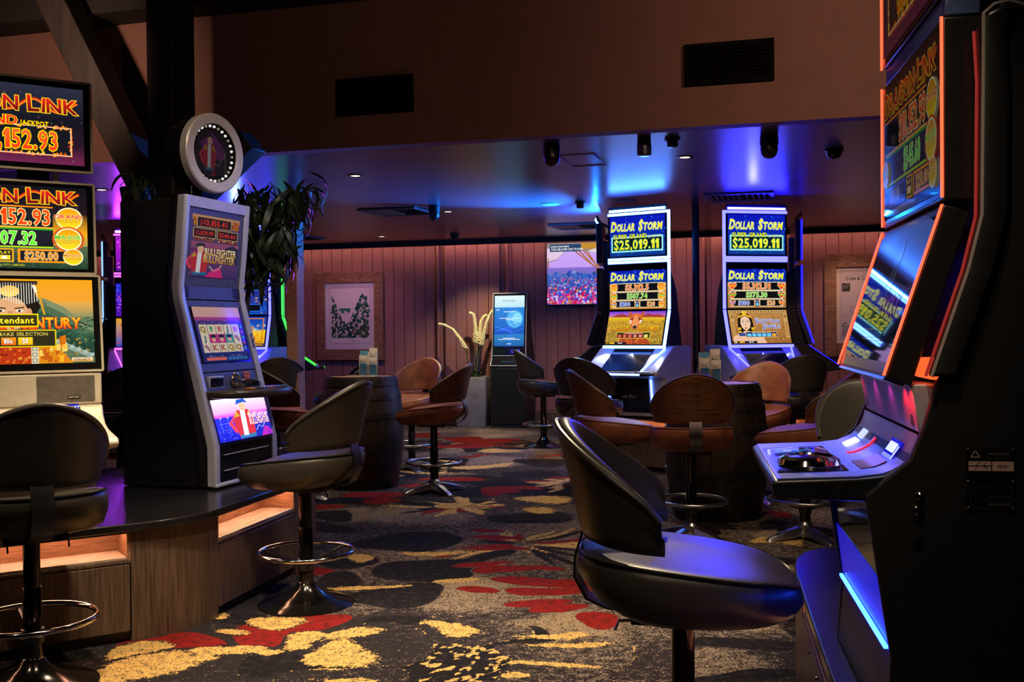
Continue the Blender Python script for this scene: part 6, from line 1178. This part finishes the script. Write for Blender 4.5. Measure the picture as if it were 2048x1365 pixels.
stalk([(.0, 0, .62), (-.06, 0, .85), (-.10, 0, 1.02)], [(-.10, 0, 1.02), (-.17, 0, 1.15), (-.27, 0, 1.28), (-.38, 0, 1.34), (-.46, 0, 1.355)])
stalk([(.02, 0, .62), (.03, 0, .9), (.045, 0, 1.1)], [(.04, 0, 1.09), (.04, 0, 1.25), (.03, 0, 1.4), (.01, 0, 1.48), (-.04, 0, 1.50)])
stalk([(.03, .03, .62), (.06, .03, .9), (.09, .03, 1.1)], [(.08, .03, 1.12), (.09, .03, 1.25), (.11, .03, 1.38), (.15, .03, 1.45), (.19, .03, 1.465)])
stalk([(.04, -.02, .62), (.08, -.02, .9), (.12, -.02, 1.06)], [(.12, -.02, 1.06), (.15, -.02, 1.2), (.19, -.02, 1.35), (.24, -.02, 1.47), (.28, -.02, 1.53)])
lv = None
for k in range(22):
    a = k*2.4; L = .10+.05*((k*7) % 5)/5
    m_ = MB(); w_ = .028; m_.loft([[(f*L*.9-.0, -w_*sin(pi*min(.98, f+.08)), .06*sin(f*2.2)), (f*L*.9, 0, .06*sin(f*2.2)-.008), (f*L*.9, w_*sin(pi*min(.98, f+.08)), .06*sin(f*2.2))] for f in (0, .25, .5, .75, 1)], False, closed=False)
    o = m_.build('leaf', 'leaf_green', t); o.location = (.03+.04*cos(a), .04*sin(a), .625); o.rotation_euler = (0, radians(-20-(k % 4)*12), a)
# ---- weeping plant on the island behind the bullfighter machine
t = thing('weeping_fig', 'dark weeping plant with long drooping leaves behind the bullfighter machine', 'plant', (-1.62, 6.17, .5))
MB().lathe([(0, 0), (.14, 0), (.17, .3), (.165, .31), (.15, .28), (0, .28)], 24).build('pot', 'black_satin', t)
MB().tube([(0, 0, .28), (.03, .0, .7), (.06, .02, 1.1), (.12, .0, 1.45)], [.022, .018, .015, .012], 8).build('trunk', 'timber', t)
def leafmesh(L, w_, droop):
    m_ = MB(); rg = []
    for i in range(7):
        f = i/6; x = L*sin(f*droop)/droop*1.0 if droop else L*f; z = -L*(1-cos(f*droop))/droop; ww = w_*sin(pi*min(.97, .06+f*.94))**.7
        rg.append([(x, -ww, z+.25*ww), (x, 0, z), (x, ww, z+.25*ww)])
    return m_.loft(rg, False, closed=False).build('leaf', 'leaf_dark', t)
PR = [leafmesh(L, w_, d_) for L, w_, d_ in ((.21, .013, 1.8), (.26, .016, 2.0), (.18, .012, 1.6), (.24, .018, 2.2))]
for p in PR: p.location = (.12, 0, 1.3)
r = random.Random(21); br = [((.05, .02, 1.1), (.02, -.03, 1.62)), ((.1, 0, 1.42), (.34, -.02, 1.60)), ((.1, 0, 1.4), (.22, -.05, 1.64)), ((.07, .02, 1.25), (.40, .03, 1.52)), ((.06, 0, 1.1), (.16, -.06, 1.36)), ((.06, .02, 1.1), (.02, -.08, 1.42)), ((.1, 0, 1.45), (.06, -.1, 1.62)), ((.07, 0, 1.2), (.30, -.1, 1.40)), ((.06, .02, 1.1), (.30, 0, 1.27)), ((.1, 0, 1.4), (.46, 0, 1.64)), ((.06, 0, 1.15), (.26, .05, 1.28))]
n_ = 0
for a, b in br:
    MB().tube([a, ((a[0]+b[0])/2, (a[1]+b[1])/2, (a[2]+b[2])/2+.05), b], .006, 5).build('twig', 'timber', t)
    for k in range(27):
        f = r.uniform(.3, 1.06); p = Vector(a).lerp(Vector(b), f)+Vector((0, 0, .03)); o = PR[n_ % 4].copy(); C.objects.link(o); n_ += 1
        o.location = p+Vector((r.gauss(0, .025), r.gauss(0, .04), r.gauss(0, .02))); o.rotation_euler = (r.gauss(0, .4), r.uniform(.0, .9), r.uniform(0, 6.28)); s_ = r.uniform(.8, 1.2); o.scale = (s_, s_, s_)
# small trailing plant by the timber post
t = thing('trailing_plant', 'small dark trailing plant on top at the foot of the timber post', 'plant', (-2.03, 5.62, 1.978))
MB().lathe([(0, 0), (.06, 0), (.075, .09), (.07, .095), (0, .08)], 16).build('pot', 'black_satin', t)
for k in range(30):
    o = PR[k % 4].copy(); C.objects.link(o); o.parent = t; o.location = (r.gauss(.02, .03), r.gauss(0, .02), .10+r.random()*.06); o.rotation_euler = (r.gauss(0, .4), r.uniform(-.6, .4), r.uniform(0, 6.28)); s_ = r.uniform(.5, .85); o.scale = (s_, s_, s_)
